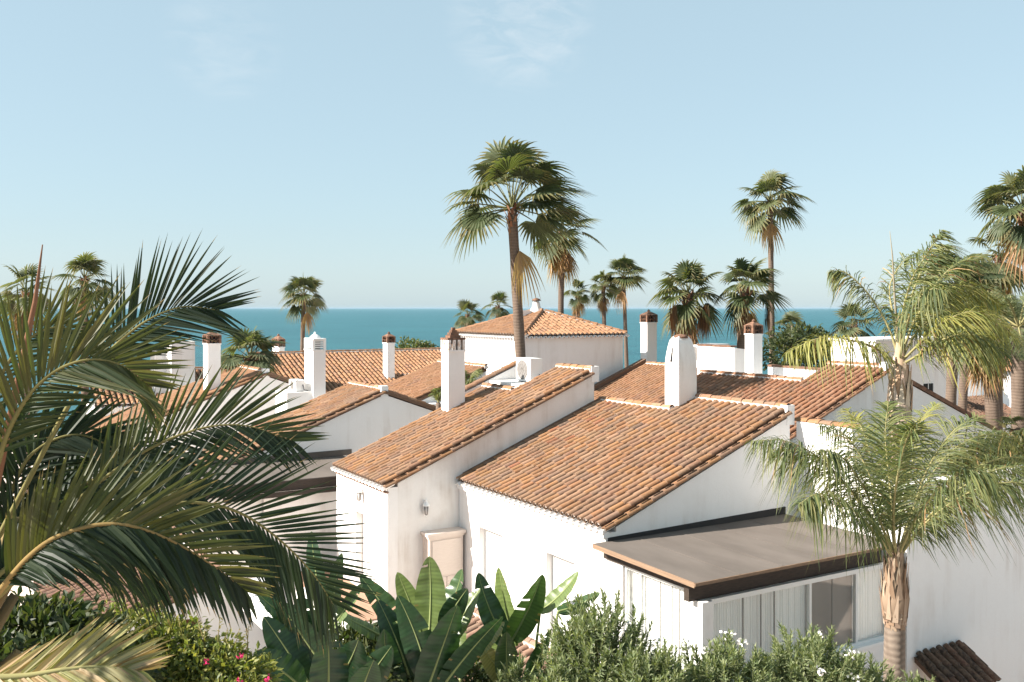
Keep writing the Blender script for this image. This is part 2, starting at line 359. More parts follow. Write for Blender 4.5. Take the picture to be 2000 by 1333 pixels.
def tiled_roof(root, O, U, S, width, length, tones=None, mat_=None, limit=300, smin=None, smax=None, vergeR=False, vergeL=False,
               ridge=True, eave=True, deck=True, key='main', old=False, pitch=PITCH, ridge_n=0.0):
    """O lower corner of the tile bed, U unit vector along the eave, S unit vector up the slope.
       smin/smax: functions of u giving where the columns start and stop."""
    O = V(O); U = V(U).normalized(); S = V(S).normalized(); NN = S.cross(U)
    if NN.z < 0: NN = -NN
    tones = tones or TONES; mat_ = mat_ or M['tile']
    smin = smin or (lambda u: 0.0); smax = smax or (lambda u: length)
    ncol = max(1, int(round(width / pitch))); pit = width / ncol
    d = MB(); steps = 24
    for i in range(steps):
        u0, u1 = width*i/steps, width*(i+1)/steps
        a0, a1, b0, b1 = smin(u0), smin(u1), smax(u0), smax(u1)
        d.extrude([O+U*u0+S*a0-NN*.02, O+U*u1+S*a1-NN*.02, O+U*u1+S*b1-NN*.02, O+U*u0+S*b0-NN*.02], -NN*0.09)
    roof = d.build('roof', M['deck'], root)
    meshes = tile_meshes(key, tones, mat_)
    spots = []
    def column(u, s0, s1, n0):
        s = s0; first = True
        while s < s1 - 0.08:
            if first: spots.append((u, s, n0 + .004, min(1.0, (s1 + .02 - s)/TLEN))); first = False; s += EXPO*rnd.uniform(.35, 1.0); continue
            spots.append((u + rnd.uniform(-.007, .007), s + rnd.uniform(-.012, .012), n0 + rnd.uniform(-.004, .006), min(1.0, (s1 + .02 - s)/TLEN))); s += EXPO
    for i in range(ncol):
        u = (i + .5)*pit; column(u, smin(u) - 0.06, smax(u), 0.04)
    if vergeR: column(width + 0.045, smin(width) - 0.05, smax(width), -0.055)
    if vergeL: column(-0.045, smin(0) - 0.05, smax(0), -0.055)
    cw = V((0, 0, CAMZ))
    spots.sort(key=lambda q: ((O + U*q[0] + S*q[1]) - cw).length)
    rest = MB()
    for k, (u, s, n, fl) in enumerate(spots):
        p = O + U*u + S*s + NN*n
        if k < limit:
            Xd = (S + U*rnd.uniform(-.018, .018)).normalized()
            o = put('tile', rnd.choice(meshes), roof, p, Xd, NN)
            if fl < 1: o.scale = (fl, 1, 1)
        else:
            rest.col = jit(pick(tones), 0.14)
            a = rnd.uniform(-.018, .018)
            tile_geo(rest, lambda s_, u_, n_: p + S*(s_*fl) + U*(u_ + a*s_) + NN*n_, seg=6)
    if rest.f: rest.build('roof_tiles', mat_, roof, 'stuff')
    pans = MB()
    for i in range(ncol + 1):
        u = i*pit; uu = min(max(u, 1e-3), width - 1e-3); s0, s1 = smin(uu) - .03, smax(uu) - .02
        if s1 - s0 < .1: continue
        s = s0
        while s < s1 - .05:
            e = min(s + EXPO, s1); pans.col = mixc(jit(pick(tones), .15), (0.055, 0.04, 0.03), .85)  # channel dirt, plus the shade between columns, put into the colour
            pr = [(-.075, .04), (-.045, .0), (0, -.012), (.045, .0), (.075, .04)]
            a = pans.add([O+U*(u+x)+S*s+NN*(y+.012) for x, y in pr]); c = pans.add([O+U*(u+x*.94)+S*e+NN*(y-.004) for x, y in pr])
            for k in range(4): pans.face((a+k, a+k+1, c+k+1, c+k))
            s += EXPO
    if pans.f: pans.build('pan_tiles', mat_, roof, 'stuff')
    if eave:
        def eg(mb):
            seg = 6; r = .098
            def ring(s, rr, dn): return [(s, rr*math.cos(math.pi*k/seg), dn - rr*math.sin(math.pi*k/seg)) for k in range(seg+1)]
            a = mb.add(ring(-.10, r, .01)); c = mb.add(ring(.25, r, .01)); i0 = mb.add(ring(-.10, r-.024, .01)); i1 = mb.add(ring(.25, r-.024, .01))
            for k in range(seg): mb.face((a+k, a+k+1, c+k+1, c+k)); mb.face((i0+k+1, i0+k, i1+k, i1+k+1)); mb.face((a+k+1, a+k, i0+k, i0+k+1))
            
        def pg(mb):
            seg = 6; n = mb.add([(0.03, .07*math.cos(math.pi*k/seg), .056 + .066*math.sin(math.pi*k/seg)) for k in range(seg+1)]); mb.face(range(n, n+seg+1)[::-1])
        em = shared('eave_tile', eg, M['paint'] if not old else M['deck']); pm = shared('mortar_plug', pg, M['mortar'])
        for i in range(ncol + 1):
            u = i*pit
            if smin(min(max(u, 1e-3), width - 1e-3)) > .01: continue
            if 0 < i < ncol or True: put('eave_tile', em, roof, O + U*u + S*(-.02) - NN*.012, S, NN)
        if not old:
            for i in range(ncol):
                u = (i+.5)*pit
                if smin(u) <= .01: put('mortar_plug', pm, roof, O + U*u + S*(-.06), S, NN)
    if ridge:
        runs = []; cur = None
        for i in range(ncol):
            u = (i+.5)*pit; v = smax(u)
            if cur and abs(v - cur[2]) < .02: cur[1] = u + pit/2
            else:
                cur = [u - pit/2, u + pit/2, v]; runs.append(cur)
        mo = MB(); rm = shared('ridge_tile_' + key, None, None) if False else None
        for (ua, ub, sv) in runs:
            if ub - ua < .5: continue
            c = O + U*((ua+ub)/2) + S*(sv + .03) + NN*.045
            mo.frame_box(c, U, S, NN, (ub-ua)/2, .075, .075)
            k = max(1, int(round((ub-ua)/.37)))
            for j in range(k):
                p = O + U*(ua + (ub-ua)*j/k) + S*(sv + .065) + NN*.095
                o = put('ridge_tile', rnd.choice(meshes), roof, p, U + NN*rnd.uniform(-.03, .03), NN); o.scale = ((ub-ua)/k/EXPO, 1.05, .9)
        mo.build('ridge_mortar', M['mortar'], roof)
    return roof

SX = lambda sl: V((1, 0, sl)).normalized()       # up-slope direction of a roof that rises along +x
AY = V((0, 1, 0)); AX = V((1, 0, 0))

def wall_x(mb, x, y0, y1, z0, z1, th, ops):
    """slab facing -x with rectangular openings (ya, yb, za, zb)"""
    ys = sorted({y0, y1, *[o[0] for o in ops], *[o[1] for o in ops]})
    for a, c in zip(ys, ys[1:]):
        mid = (a + c)/2; cut = [o for o in ops if o[0] < mid < o[1]]
        z = z0
        for o in sorted(cut, key=lambda q: q[2]):
            if o[2] > z: mb.box(x, x+th, a, c, z, o[2])
            z = o[3]
        if z < z1: mb.box(x, x+th, a, c, z, z1)

# ------------------------------------------------------------------ main house
X1, Y1, Y2, XR = 12.02, 16.2, 22.72, 17.45
SL1 = 0.392
house = thing('white_house', 'white house with wide terracotta roof and two shuttered openings in its sunlit wall', 'house', (14.7, 19.4, 0))
zt = lambda x: 5.99 + (x - X1)*SL1
w = MB()
XH = 16.72
w.extrude([(X1+.28, Y1, 0), (XR, Y1, 0), (XR, Y1, zt(XR)), (X1+.28, Y1, zt(X1+.28))], (0, 3.25, 0))
w.extrude([(X1+.28, Y1+3.25, 0), (XH, Y1+3.25, 0), (XH, Y1+3.25, zt(XH)), (X1+.28, Y1+3.25, zt(X1+.28))], (0, Y2-Y1-3.255, 0))
w.build('wall', M['stucco'], house)
w = MB(); OPS = [(20.44, 21.60, 3.05, 5.09), (17.32, 18.46, 3.05, 5.12)]
wall_x(w, X1, Y1, Y2-.005, 0, 6.0, .28, OPS); w.build('front_wall', M['stucco'], house)
w = MB(); w.box(X1-.06, X1+.1, Y1-.01, Y2-.01, 5.90, 6.02); w.build('cornice', M['paint'], house)
for (a, c, z0, z1) in OPS:
    w = MB(); w.box(X1+.19, X1+.25, a+.002, c-.002, z0, z1-.002); sh = w.build('shutter', M['plastic'], house)
    fr = MB(); fr.box(X1+.165, X1+.189, a+.003, a+.06, z0, z1-.003); fr.box(X1+.165, X1+.189, c-.06, c-.003, z0, z1-.003); fr.box(X1+.165, X1+.189, a+.06, c-.06, z1-.06, z1-.003)
    fr.build('shutter_frame', M['frame'], sh)
LEN1 = (XR - X1 - .02)*math.sqrt(1 + SL1**2)
LEN1b = (XH - X1 - .02)*math.sqrt(1 + SL1**2)
tiled_roof(house, (X1-.02, Y1+.02, 6.12), AY, SX(SL1), Y2-Y1-.03, LEN1, vergeL=True, limit=290,
           smax=lambda u: LEN1 if u < 3.25 else LEN1b, key='main')
w = MB(); w.box(XR-.10, XR+.15, Y1-.01, Y1+.20, zt(XR)-.2, zt(XR)+.27); w.build('ridge_end_block', M['paint'], house)
# step flashing of mortar along the party wall
w = MB(); w.extrude([(X1+.1, Y2-.10, 6.17), (XH, Y2-.10, zt(XH)+.17), (XH, Y2-.10, zt(XH)+.3), (X1+.1, Y2-.10, 6.30)], (0, .09, 0)); w.build('flashing', M['deck'], house)

# tapered round-topped chimney
def round_chimney(root_label, cx, y0, y1, x0, x1, zb, zsh, ztp):
    t = thing('chimney', root_label, 'chimney', ((x0+x1)/2, (y0+y1)/2, zb), 'chimneys')
    m = MB(); xm = (x0+x1)/2; ym = (y0+y1)/2; hx = (x1-x0)/2; hy = (y1-y0)/2
    prof = [(zb, 1, 1), (zsh, 1, 1)]
    for k in range(1, 9):
        a = k/8; z = zsh + (ztp - zsh)*a
        kk = 1 - .45*a**1.5 if k < 7 else (1-.45*.82) * (0.93 if k == 7 else .62)
        prof.append((z if k < 8 else ztp, kk, 1 - .30*a**1.6 if k < 8 else .5))
    rings = []
    for z, ky, kx in prof:
        rings.append(m.add([(xm-hx*kx, ym-hy*ky, z), (xm+hx*kx, ym-hy*ky, z), (xm+hx*kx, ym+hy*ky, z), (xm-hx*kx, ym+hy*ky, z)]))
    for i in range(len(rings)-1):
        for k in range(4): m.face((rings[i]+k, rings[i]+(k+1)%4, rings[i+1]+(k+1)%4, rings[i+1]+k))
    m.face([rings[-1]+k for k in range(4)])
    body = m.build('shaft', M['stucco_old'], t)
    s = MB(); sta = []
    for k in range(1, 6):
        a = k/8; sta.append((xm - hx*(1-.30*a**1.6) - .004, zsh + (ztp-zsh)*a, .055*(1 - a*1.1), ym + .03 - .03*a))
    for (xa, za, wa, ya), (xb, zb_, wb_, yb) in zip(sta, sta[1:]): s.poly([(xa, ya+wa, za), (xa, ya-wa, za), (xb, yb-wb_, zb_), (xb, yb+wb_, zb_)])
    s.build('smoke_slot', M['black'], t)
    c = MB(); c.lathe((xm, ym, ztp-.05), [(.20, 0), (.19, .05), (.13, .085), (.03, .10)], 12); c.build('cap', M['brick'], t)
    return t
round_chimney('white tapered chimney with rounded top on the ridge of the wide roof', 0, 19.42, 19.98, 16.80, 17.42, 7.55, 9.17, 9.95)

# ------------------------------------------------------------------ wing with the long roof
wing = thing('narrow_white_house', 'narrow white house whose long roof climbs beside the wide roof', 'house', (13, 24.5, 0))
SL2 = 0.412; X2 = 9.96; X2R = 16.45; Y3 = 26.35; X2M = 14.85
z2 = lambda x: 6.08 + (x - X2)*SL2
w = MB()
w.extrude([(X2+.28, Y2, 0), (X2R, Y2, 0), (X2R, Y2, z2(X2R)), (X2+.28, Y2, z2(X2+.28))], (0, 1.75, 0))
w.extrude([(X2+.28, Y2+1.75, 0), (X2M, Y2+1.75, 0), (X2M, Y2+1.75, z2(X2M)), (X2+.28, Y2+1.75, z2(X2+.28))], (0, Y3-Y2-1.75, 0))
w.build('wall', M['stucco_old'], wing)
w = MB(); DO = [(23.78, 24.86, 3.1, 5.13)]; wall_x(w, X2, Y2, Y3, 0, 6.10, .28, DO); w.build('front_wall', M['stucco'], wing)
w = MB(); w.box(X2+.19, X2+.25, 23.782, 24.858, 3.1, 5.128); w.build('door', M['plastic'], wing)
LEN2 = (X2R-X2)*math.sqrt(1+SL2**2); LEN2b = (X2M-X2)*math.sqrt(1+SL2**2)
tiled_roof(wing, (X2-.06, Y2+.02, 6.16), AY, SX(SL2), Y3-Y2-.04, LEN2, vergeL=True, limit=300, smax=lambda u: LEN2 if u < 1.72 else LEN2b, key='main')
w = MB(); w.box(X2R-.10, X2R+.17, Y2-.012, Y2+.2, z2(X2R)-.2, z2(X2R)+.25); w.build('ridge_end_block', M['paint'], wing)
# row of small rounded corbel tiles below the eave
w = MB()
for i in range(24):
    y = Y2 + .03 + i*.15
    n = [(X2-.07, y + .06*math.cos(math.pi*k/5), 5.97 + .05*math.sin(math.pi*k/5)) for k in range(6)]; w.extrude(n, (.09, 0, 0))
w.build('corbel_course', M['brick'], wing)
w = MB(); w.box(X2M+.005, X2R, Y2+1.76, Y3+.2, 0, 8.18); w.build('roof_terrace', M['paint'], wing)
# party wall beyond the roof, with a sloping tile coping
w = MB(); w.extrude([(13.6, Y3+.003, 5), (16.4, Y3+.003, 5), (16.4, Y3+.003, 9.0), (13.6, Y3+.003, 7.86)], (0, .28, 0)); w.build('party_wall', M['stucco'], wing)
PS = V((16.4-13.6, 0, 9.0-7.86)).normalized()
for i in range(8):
    put('coping_tile', rnd.choice(tile_meshes('main', TONES, M['tile'])), wing, V((13.55, Y3+.14, 7.88)) + PS*(i*.37), PS, PS.cross(AY) if PS.cross(AY).z > 0 else -PS.cross(AY)).scale = (1, 1.7, 1.1)

def shaft(t, x0, x1, y0, y1, zb, zt_, m='stucco'):
    w = MB(); w.box(x0, x1, y0, y1, zb, zt_); w.box(x0-.025, x1+.025, y0-.025, y1+.025, zt_+.001, zt_+.05); return w.build('shaft', M[m], t)
def chimney(label, x0, x1, y0, y1, zb, zs, zt_, kind):
    t = thing('chimney', label, 'chimney', ((x0+x1)/2, (y0+y1)/2, zb), 'chimneys'); shaft(t, x0, x1, y0, y1, zb, zs)
    xm, ym = (x0+x1)/2, (y0+y1)/2; hx, hy = (x1-x0)/2, (y1-y0)/2; z = zs + .052; H = zt_ - z
    if kind == 'pillars':
        w = MB(); ph = H*.46
        for i in range(4):
            for j in range(4):
                if i in (0, 3) or j in (0, 3):
                    cx = xm - hx*.88 + hx*1.76*i/3; cy = ym - hy*.88 + hy*1.76*j/3; w.box(cx-.045, cx+.045, cy-.045, cy+.045, z, z+ph)
        w.build('pillar_ring', M['mortar'], t)
        w = MB(); w.box(xm-hx*.62, xm+hx*.62, ym-hy*.62, ym+hy*.62, z, z+ph-.002); w.build('flue', M['black'], t)
        w = MB(); zz = z + ph
        w.box(xm-hx*1.08, xm+hx*1.08, ym-hy*1.08, ym+hy*1.08, zz, zz+.06); w.build('cap_slab', M['brick'], t)
        w = MB(); zz += .061
        for k, q in enumerate((.66, .5, .34, .2)): w.box(xm-hx*q, xm+hx*q, ym-hy*q, ym+hy*q, zz+k*H*.115, zz+(k+1)*H*.115 - .002)
        w.build('stepped_top', M['brick'], t)
    elif kind == 'lattice':
        w = MB(); ph = H*.55; a = .045
        for i in (-1, 1):
            for j in (-1, 1): w.box(xm+i*hx*.9-a, xm+i*hx*.9+a, ym+j*hy*.9-a, ym+j*hy*.9+a, z, z+ph)
        for k in range(4):
            zz = z + ph*(k+.6)/4.4
            for s in (-1, 1):
                w.box(xm-hx*.82, xm+hx*.82, ym+s*hy*.9-.025, ym+s*hy*.9+.025, zz, zz+.045); w.box(xm+s*hx*.9-.025, xm+s*hx*.9+.025, ym-hy*.82, ym+hy*.82, zz, zz+.045)
        w.build('lattice', M['paint'], t)
        w = MB(); w.box(xm-hx*.5, xm+hx*.5, ym-hy*.5, ym+hy*.5, z, z+ph-.05); w.build('flue', M['grille'], t)
        w = MB(); w.box(xm-hx*1.05, xm+hx*1.05, ym-hy*1.05, ym+hy*1.05, z+ph, z+ph+.05)
        w.lathe((xm, ym, z+ph+.051), [(hx*.95, 0), (hx*.85, H*.08), (hx*.45, H*.20), (hx*.18, H*.24), (hx*.2, H*.30), (.02, H*.36)], 8); w.build('dome', M['paint'], t)
    else:
        w = MB(); ph = H*.62; a = .03
        for s in (-1, 1):
            for row in range(2):
                for k in range(3):
                    for (ax, c0, h0) in (('x', ym + s*hy*.9, hx), ('y', xm + s*hx*.9, hy)):
                        cc = (xm if ax == 'x' else ym) - h0*.9 + h0*1.8*(k+.5)/3; rr = h0*.28; zc = z + ph*(row*.5) + .01
                        pts = [(cc + rr*math.cos(math.pi*q/5), zc + ph*.42*math.sin(math.pi*q/5)) for q in range(6)]
                        for q in range(5):
                            (p0, q0), (p1, q1) = pts[q], pts[q+1]
                            if ax == 'x': w.extrude([(p0, c0-a, q0), (p1, c0-a, q1), (p1, c0-a, q1+.03), (p0, c0-a, q0+.03)], (0, 2*a, 0))
                            else: w.extrude([(c0-a, p0, q0), (c0-a, p1, q1), (c0-a, p1, q1+.03), (c0-a, p0, q0+.03)], (2*a, 0, 0))
        for i in (-1, 1):
            for j in (-1, 1): w.box(xm+i*hx*.92-.05, xm+i*hx*.92+.05, ym+j*hy*.92-.05, ym+j*hy*.92+.05, z, z+ph+.01)
        w.build('tile_lattice', M['brick'], t)
        w = MB(); w.box(xm-hx*.6, xm+hx*.6, ym-hy*.6, ym+hy*.6, z, z+ph-.01); w.build('flue', M['black'], t)
        w = MB(); zz = z + ph + .012
        n = w.add([(xm-hx*1.12, ym-hy*1.12, zz), (xm+hx*1.12, ym-hy*1.12, zz), (xm+hx*1.12, ym+hy*1.12, zz), (xm-hx*1.12, ym+hy*1.12, zz), (xm, ym, zz+H*.34)])
        for k in range(4): w.face((n+k, n+(k+1)%4, n+4))
        w.face((n+3, n+2, n+1, n)); w.lathe((xm, ym, zz+H*.28), [(.06, 0), (.07, .05), (.02, .1)], 6); w.build('pyramid_cap', M['brick'], t)
    return t
def chim_at(label, pl, pm, pr, pyb, pys, pyt, d, kind, drop=0.6):
    """place a square chimney from its lit left face, corner and shaded right face"""
    c = P(pm, pyb, d=d); x0, y0 = c.x, c.y
    y1 = P(pl, pyb, x=x0).y; x1 = P(pr, pyb, y=y0).x
    zs = P(pm, pys, d=d).z; zt_ = P(pm, pyt, d=d).z
    return chimney(label, x0, x1, y0, y1, c.z - drop, zs, zt_, kind)
chim_at('tall white chimney with brick pillars and stepped top beside the long roof', 862, 876, 908, 792, 688, 641, 28.7, 'pillars')

# air conditioner
def ac_unit(label, x0, x1, y0, y1, z0, z1, fan='x', group=None):
    t = thing('air_conditioner', label, 'air conditioner', ((x0+x1)/2, (y0+y1)/2, z0), 'air conditioners on the roofs')
    w = MB(); w.box(x0, x1, y0, y1, z0+.03, z1)
    w.build('casing', M['plastic'], t)
    w = MB(); w.box(x0+.05, x0+.12, y0+.05, y1-.05, z0, z0+.029); w.box(x1-.12, x1-.05, y0+.05, y1-.05, z0, z0+.029); w.build('foot_rail', M['greymetal'], t)
    r = (z1-z0)*.40; zc = (z0+z1)/2 + .01; yc = y0 + (y1-y0)*.56; seg = 24
    w = MB(); n = w.add([(x0-.010, yc + r*math.cos(6.2832*k/seg), zc + r*math.sin(6.2832*k/seg)) for k in range(seg)]); w.face(range(n+seg-1, n-1, -1)); w.build('fan_recess', M['grille'], t)
    w = MB()
    for q in (.3, .65, 1.0): w.tube([(x0-.014, yc + r*q*math.cos(6.2832*k/24), zc + r*q*math.sin(6.2832*k/24)) for k in range(25)], .006, 4, False)
    for k in range(8): w.tube([(x0-.014, yc, zc), (x0-.014, yc + r*math.cos(k*.7854), zc + r*math.sin(k*.7854))], .005, 4)
    w.build('fan_grille', M['seal'], t)
    w = MB(); yy = y0-.03
    w.tube([(x0+(x1-x0)*.75, y0+.02, z0+.25), (x0+(x1-x0)*.75, yy, z0+.22), (x0+(x1-x0)*.85, yy-.02, z0+.06), (x1+.1, yy, z0+.03)], .022, 6); w.build('pipe', M['greymetal'], t)
    return t
zac = 8.36
c0 = P(1041, 747, y=24.75)
w = MB(); w.box(15.0, 16.4, 24.52, 26.3, 8.181, 8.42); o = tag(w.build('plinth', M['stucco_old']), 'low rendered plinth under the air conditioner on the long roof', 'plinth')
ac_unit('boxy white air conditioner with large fan standing above the long roof', 15.55, 15.97, 24.75, 25.6, 8.42, 9.16)

# wall lanterns and the cabinet
def lantern(label, p, nrm):
    t = thing('wall_lantern', label, 'wall lantern', p, 'wall lanterns')
    w = MB(); c = V(p) + nrm*.11
    w.lathe((c.x, c.y, c.z-.13), [(.015, 0), (.055, .03), (.075, .24)], 6); w.build('glass_body', M['grille'], t)
    w = MB(); w.lathe((c.x, c.y, c.z+.112), [(.10, 0), (.085, .03), (.04, .09), (.018, .12), (.025, .15), (.004, .18)], 8)
    w.lathe((c.x, c.y, c.z-.20), [(.004, 0), (.02, .03), (.012, .07)], 6); w.build('cap', M['paint'], t)
    w = MB()
    for k in range(6):
        a = k*math.pi/3; w.tube([(c.x+.057*math.cos(a), c.y+.057*math.sin(a), c.z-.10), (c.x+.078*math.cos(a), c.y+.078*math.sin(a), c.z+.112)], .008, 4)
    w.build('frame', M['paint'], t)
    w = MB(); w.tube([V(p) - nrm*.002 + UP*.18, V(p) + nrm*.06 + UP*.25, c + UP*.28], .012, 5); w.frame_box(V(p)+nrm*.012+UP*.14, nrm.cross(UP), UP, nrm, .04, .09, .012); w.build('bracket', M['paint'], t)
lantern('small white lantern above the doorway of the narrow house', (X2, 24.37, 5.62), V((-1, 0, 0)))
lantern('small white lantern on the shaded wall above the beige cabinet', (11.0, Y2, 5.44), V((0, -1, 0)))
t = thing('cabinet', 'beige two-part cupboard standing against the shaded side wall', 'cabinet', (11.4, 22.55, 3.1))
w = MB(); w.box(10.95, 11.93, 22.33, Y2-.004, 3.1, 4.80); w.build('carcass', M['beige'], t)
w = MB(); w.box(10.88, 12.0, 22.27, Y2-.002, 4.801, 4.88); w.box(10.92, 11.96, 22.30, Y2-.003, 4.74, 4.80); w.build('cornice', M['beige'], t)
w = MB(); w.box(11.03, 11.86, 22.305, 22.329, 3.78, 4.68); w.build('upper_door', M['beige'], t)
for a in (11.03, 11.455):
    w = MB(); w.box(a, a+.405, 22.305, 22.329, 3.15, 3.72); dd = w.build('lower_door', M['beige'], t)
    w = MB(); w.box(a+.19, a+.21, 22.29, 22.304, 3.58, 3.64); w.build('handle', M['brick'], dd)

# ------------------------------------------------------------------ terrace in front of the narrow house
t = thing('terrace', 'raised terrace with terracotta floor in front of the narrow house', 'terrace', (9.8, 23.5, 0))
w = MB(); w.box(8.7, X2-.01, 21.9, 27, 0, 3.05); w.box(X2, X1-.01, 21.9, Y2-.01, 0, 3.05); w.build('terrace_wall', M['stucco'], t)
w = MB(); w.box(8.72, X2-.012, 21.92, 26.98, 3.051, 3.09); w.box(X2-.011, X1-.012, 21.92, Y2-.012, 3.051, 3.09); w.build('terrace_floor', M['floor'], t)
t = thing('garden_wall', 'low white wall with terracotta coping half hidden by broad leaves', 'wall', (10.4, 19.6, 0))
w = MB(); w.box(10.2, 10.5, 17.0, 21.4, 0, 3.3); w.build('wall_body', M['stucco_old'], t)
for i in range(11): 
    o = put('coping_tile', rnd.choice(tile_meshes('main', TONES, M['tile'])), t, V((10.35, 17.0 + i*.4, 3.30)), AY, UP); o.scale = (1.08, 2.1, 1.2)
# low lean-to roof among the plants
t = thing('garden_shed', 'low outbuilding with tiled roof glimpsed between the broad leaves', 'outbuilding', (8.2, 15.5, 0))
w = MB(); w.extrude([(7.6, 13.2, 0), (10.15, 13.2, 0), (10.15, 13.2, 3.82), (7.6, 13.2, 2.92)], (0, 5.5, 0)); w.build('wall', M['stucco_old'], t)
tiled_roof(t, (7.5, 13.2, 3.03), AY, SX(.35), 5.5, 2.8, limit=240, key='pink', tones=[((0.50, 0.29, 0.20), 3), ((0.44, 0.25, 0.17), 3), ((0.38, 0.24, 0.17), 2)])

# ------------------------------------------------------------------ glazed sunroom with flat grey roof
sun_r = thing('sunroom', 'glazed sunroom with flat grey roof and white frames below the wide roof', 'sunroom', (14.7, 14.7, 0))
w = MB()
w.extrude([(11.68, 13.06, 5.72), (17.28, 13.06, 5.72), (17.28, 16.19, 5.77), (11.68, 16.19, 5.77)], (0, 0, .06)); rf = w.build('roof', M['felt'], sun_r)
w = MB(); w.extrude([(11.655, 13.06, 5.69), (11.655, 16.15, 5.74), (11.655, 16.15, 5.835), (11.655, 13.06, 5.785)], (.023, 0, 0)); w.build('roof_edge', M['edgewood'], rf)
w = MB(); w.box(11.66, 17.25, 13.035, 13.059, 5.722, 5.778); w.build('roof_edge', M['edgewood'], rf)
for x in (12.75, 13.85, 14.95, 16.05):
    w = MB(); w.extrude([(x, 13.065, 5.781), (x+.05, 13.065, 5.781), (x+.05, 16.15, 5.830), (x, 16.15, 5.830)], (0, 0, .005)); w.build('felt_lap', M['felt'], rf)
for i, y in enumerate((13.9, 14.75, 15.6)):
    w = MB(); w.box(11.86, 17.2, y-.04, y+.04, 5.60, 5.715); w.build('joist', M['darkwood'], rf)
w = MB(); w.extrude([(X1+.06, Y1-.03, 5.832), (17.28, Y1-.03, 5.832), (17.28, Y1-.03, 6.0), (X1+.06, Y1-.03, 5.90)], (0, .026, 0)); w.build('flashing', M['felt_dark'], rf)
w = MB(); w.box(11.85, 17.2, 13.42, 13.56, 5.32, 5.714); w.build('beam', M['darkwood'], sun_r)
w = MB(); w.box(11.95, 12.015, 13.56, 16.18, 5.50, 5.715); w.build('side_beam', M['darkwood'], sun_r)
# corner pier, wall beneath the glazing, pier beside the house
w = MB(); w.box(X1, X1+.27, 13.25, 13.5, 0, 5.315); w.box(X1, X1+.25, 15.62, Y1-.006, 0, 5.498); w.build('pier', M['stucco'], sun_r)
w = MB(); w.box(X1+.27, 17.3, 13.28, 13.5, 0, 3.68); w.box(X1+.02, X1+.2, 13.5, 15.62, 0, 2.9); w.build('base_wall', M['stucco'], sun_r)
w = MB(); w.box(X1+.25, 17.3, 13.22, 13.52, 3.68, 3.74); w.build('sill', M['paint'], sun_r)
def glazing(axis, a0, a1, c, z0, z1, splits, backs, thick):
    """framed panes along x (front) or y (side)"""
    def bx(mb, p0, p1, t0, t1, q0, q1):
        if axis == 'x': mb.box(p0, p1, c+t0, c+t1, q0, q1)
        else: mb.box(c+t0, c+t1, p0, p1, q0, q1)
    w = MB(); bx(w, a0, a1, 0, .09, z1-.09, z1); bx(w, a0, a1, 0, .09, z0, z0+.06)
    edges = [a0] + splits + [a1]
    bx(w, a0, a0+.05, .001, .089, z0+.06, z1-.09); bx(w, a1-.05, a1, .001, .089, z0+.06, z1-.09)
    w.build('frame', M['frame'], sun_r)
    for s in splits:
        w = MB(); hw = .03 if s in thick else .007; tk = (.005, .085) if s in thick else (.032, .056); bx(w, s-hw, s+hw, *tk, z0+.06, z1-.09); w.build('mullion', M['frame'] if s in thick else M['seal'], sun_r)
    for i in range(len(edges)-1):
        e0 = edges[i] + (.05 if i == 0 else .03 if edges[i] in thick else .01); e1 = edges[i+1] - (.05 if i == len(edges)-2 else .03 if edges[i+1] in thick else .01)
        w = MB(); bx(w, e0, e1, .04, .048, z0+.06, z1-.09); pn = w.build('pane', M['glass'], sun_r)
        e0, e1 = edges[i], edges[i+1]; w = MB(); k = int((e1-e0)/.06) + 1; zb0, zb1 = z0+.03, z1-.04
        if backs[i] == 'curtain':
            for q in range(k):
                p0 = e0 + (e1-e0)*q/k; p1 = e0 + (e1-e0)*(q+1)/k; t0 = .13 + .012*math.sin(q*1.9); t1 = .13 + .012*math.sin((q+1)*1.9)
                if axis == 'x': w.poly([(p0, c+t0, zb0), (p1, c+t1, zb0), (p1, c+t1, zb1), (p0, c+t0, zb1)])
                else: w.poly([(c+t0, p0, zb0), (c+t1, p1, zb0), (c+t1, p1, zb1), (c+t0, p0, zb1)])
            w.build('curtain', M['curtain'], sun_r)
        else:
            bx(w, e0, e1, .145, .155, zb0, zb1); w.build('blind', M['blind'], sun_r)
glazing('x', 12.30, 17.28, 13.33, 3.741, 5.315, [13.15, 13.62, 13.98, 14.95, 15.62, 16.32], ['curtain', 'curtain', 'curtain', 'curtain', 'blind', 'blind', 'curtain'], (14.95, 16.32))
glazing('y', 13.51, 15.61, X1+.05, 2.901, 5.497, [13.98, 14.2, 14.55, 15.12], ['curtain']*5, (15.12,))

# ------------------------------------------------------------------ boundary wall on the right
XW = 17.62; YW = 13.12
rw = thing('corner_wall_house', 'tall plain white wall on the right behind the near feather palm', 'building', (20, 15, 0))
w = MB()
w.extrude([(XW, YW, 0), (XW, YW, 6.95), (XW, 14.5, 6.95), (XW, 14.52, 8.0), (XW, Y1-.05, 8.0), (XW, Y1-.05, 0)][::-1], (.3, 0, 0))
w.box(XW+.3, 27, YW, YW+.3, 0, 6.95); w.build('wall', M['stucco'], rw)
for i in range(5):
    put('coping_tile', rnd.choice(tile_meshes('main', TONES, M['tile'])), rw, V((XW+.15, 14.45 + i*.35, 8.0)), AY, UP).scale = (1, 1.9, 1.1)
aw = thing('tiled_awning', 'small dark weathered tile awning on the plain white wall', 'awning', (18.4, YW, 3.3))
a0 = P(1786, 1282, y=YW); a1 = P(1896, 1252, y=YW)
AS = V((0, 1, .62)).normalized()
tiled_roof(aw, V((a0.x, YW, a0.z)) - AS*1.02, AX, AS, 1.57, 1.02, tones=OLD_T, key='old', limit=60, ridge=False, old=True, eave=False)
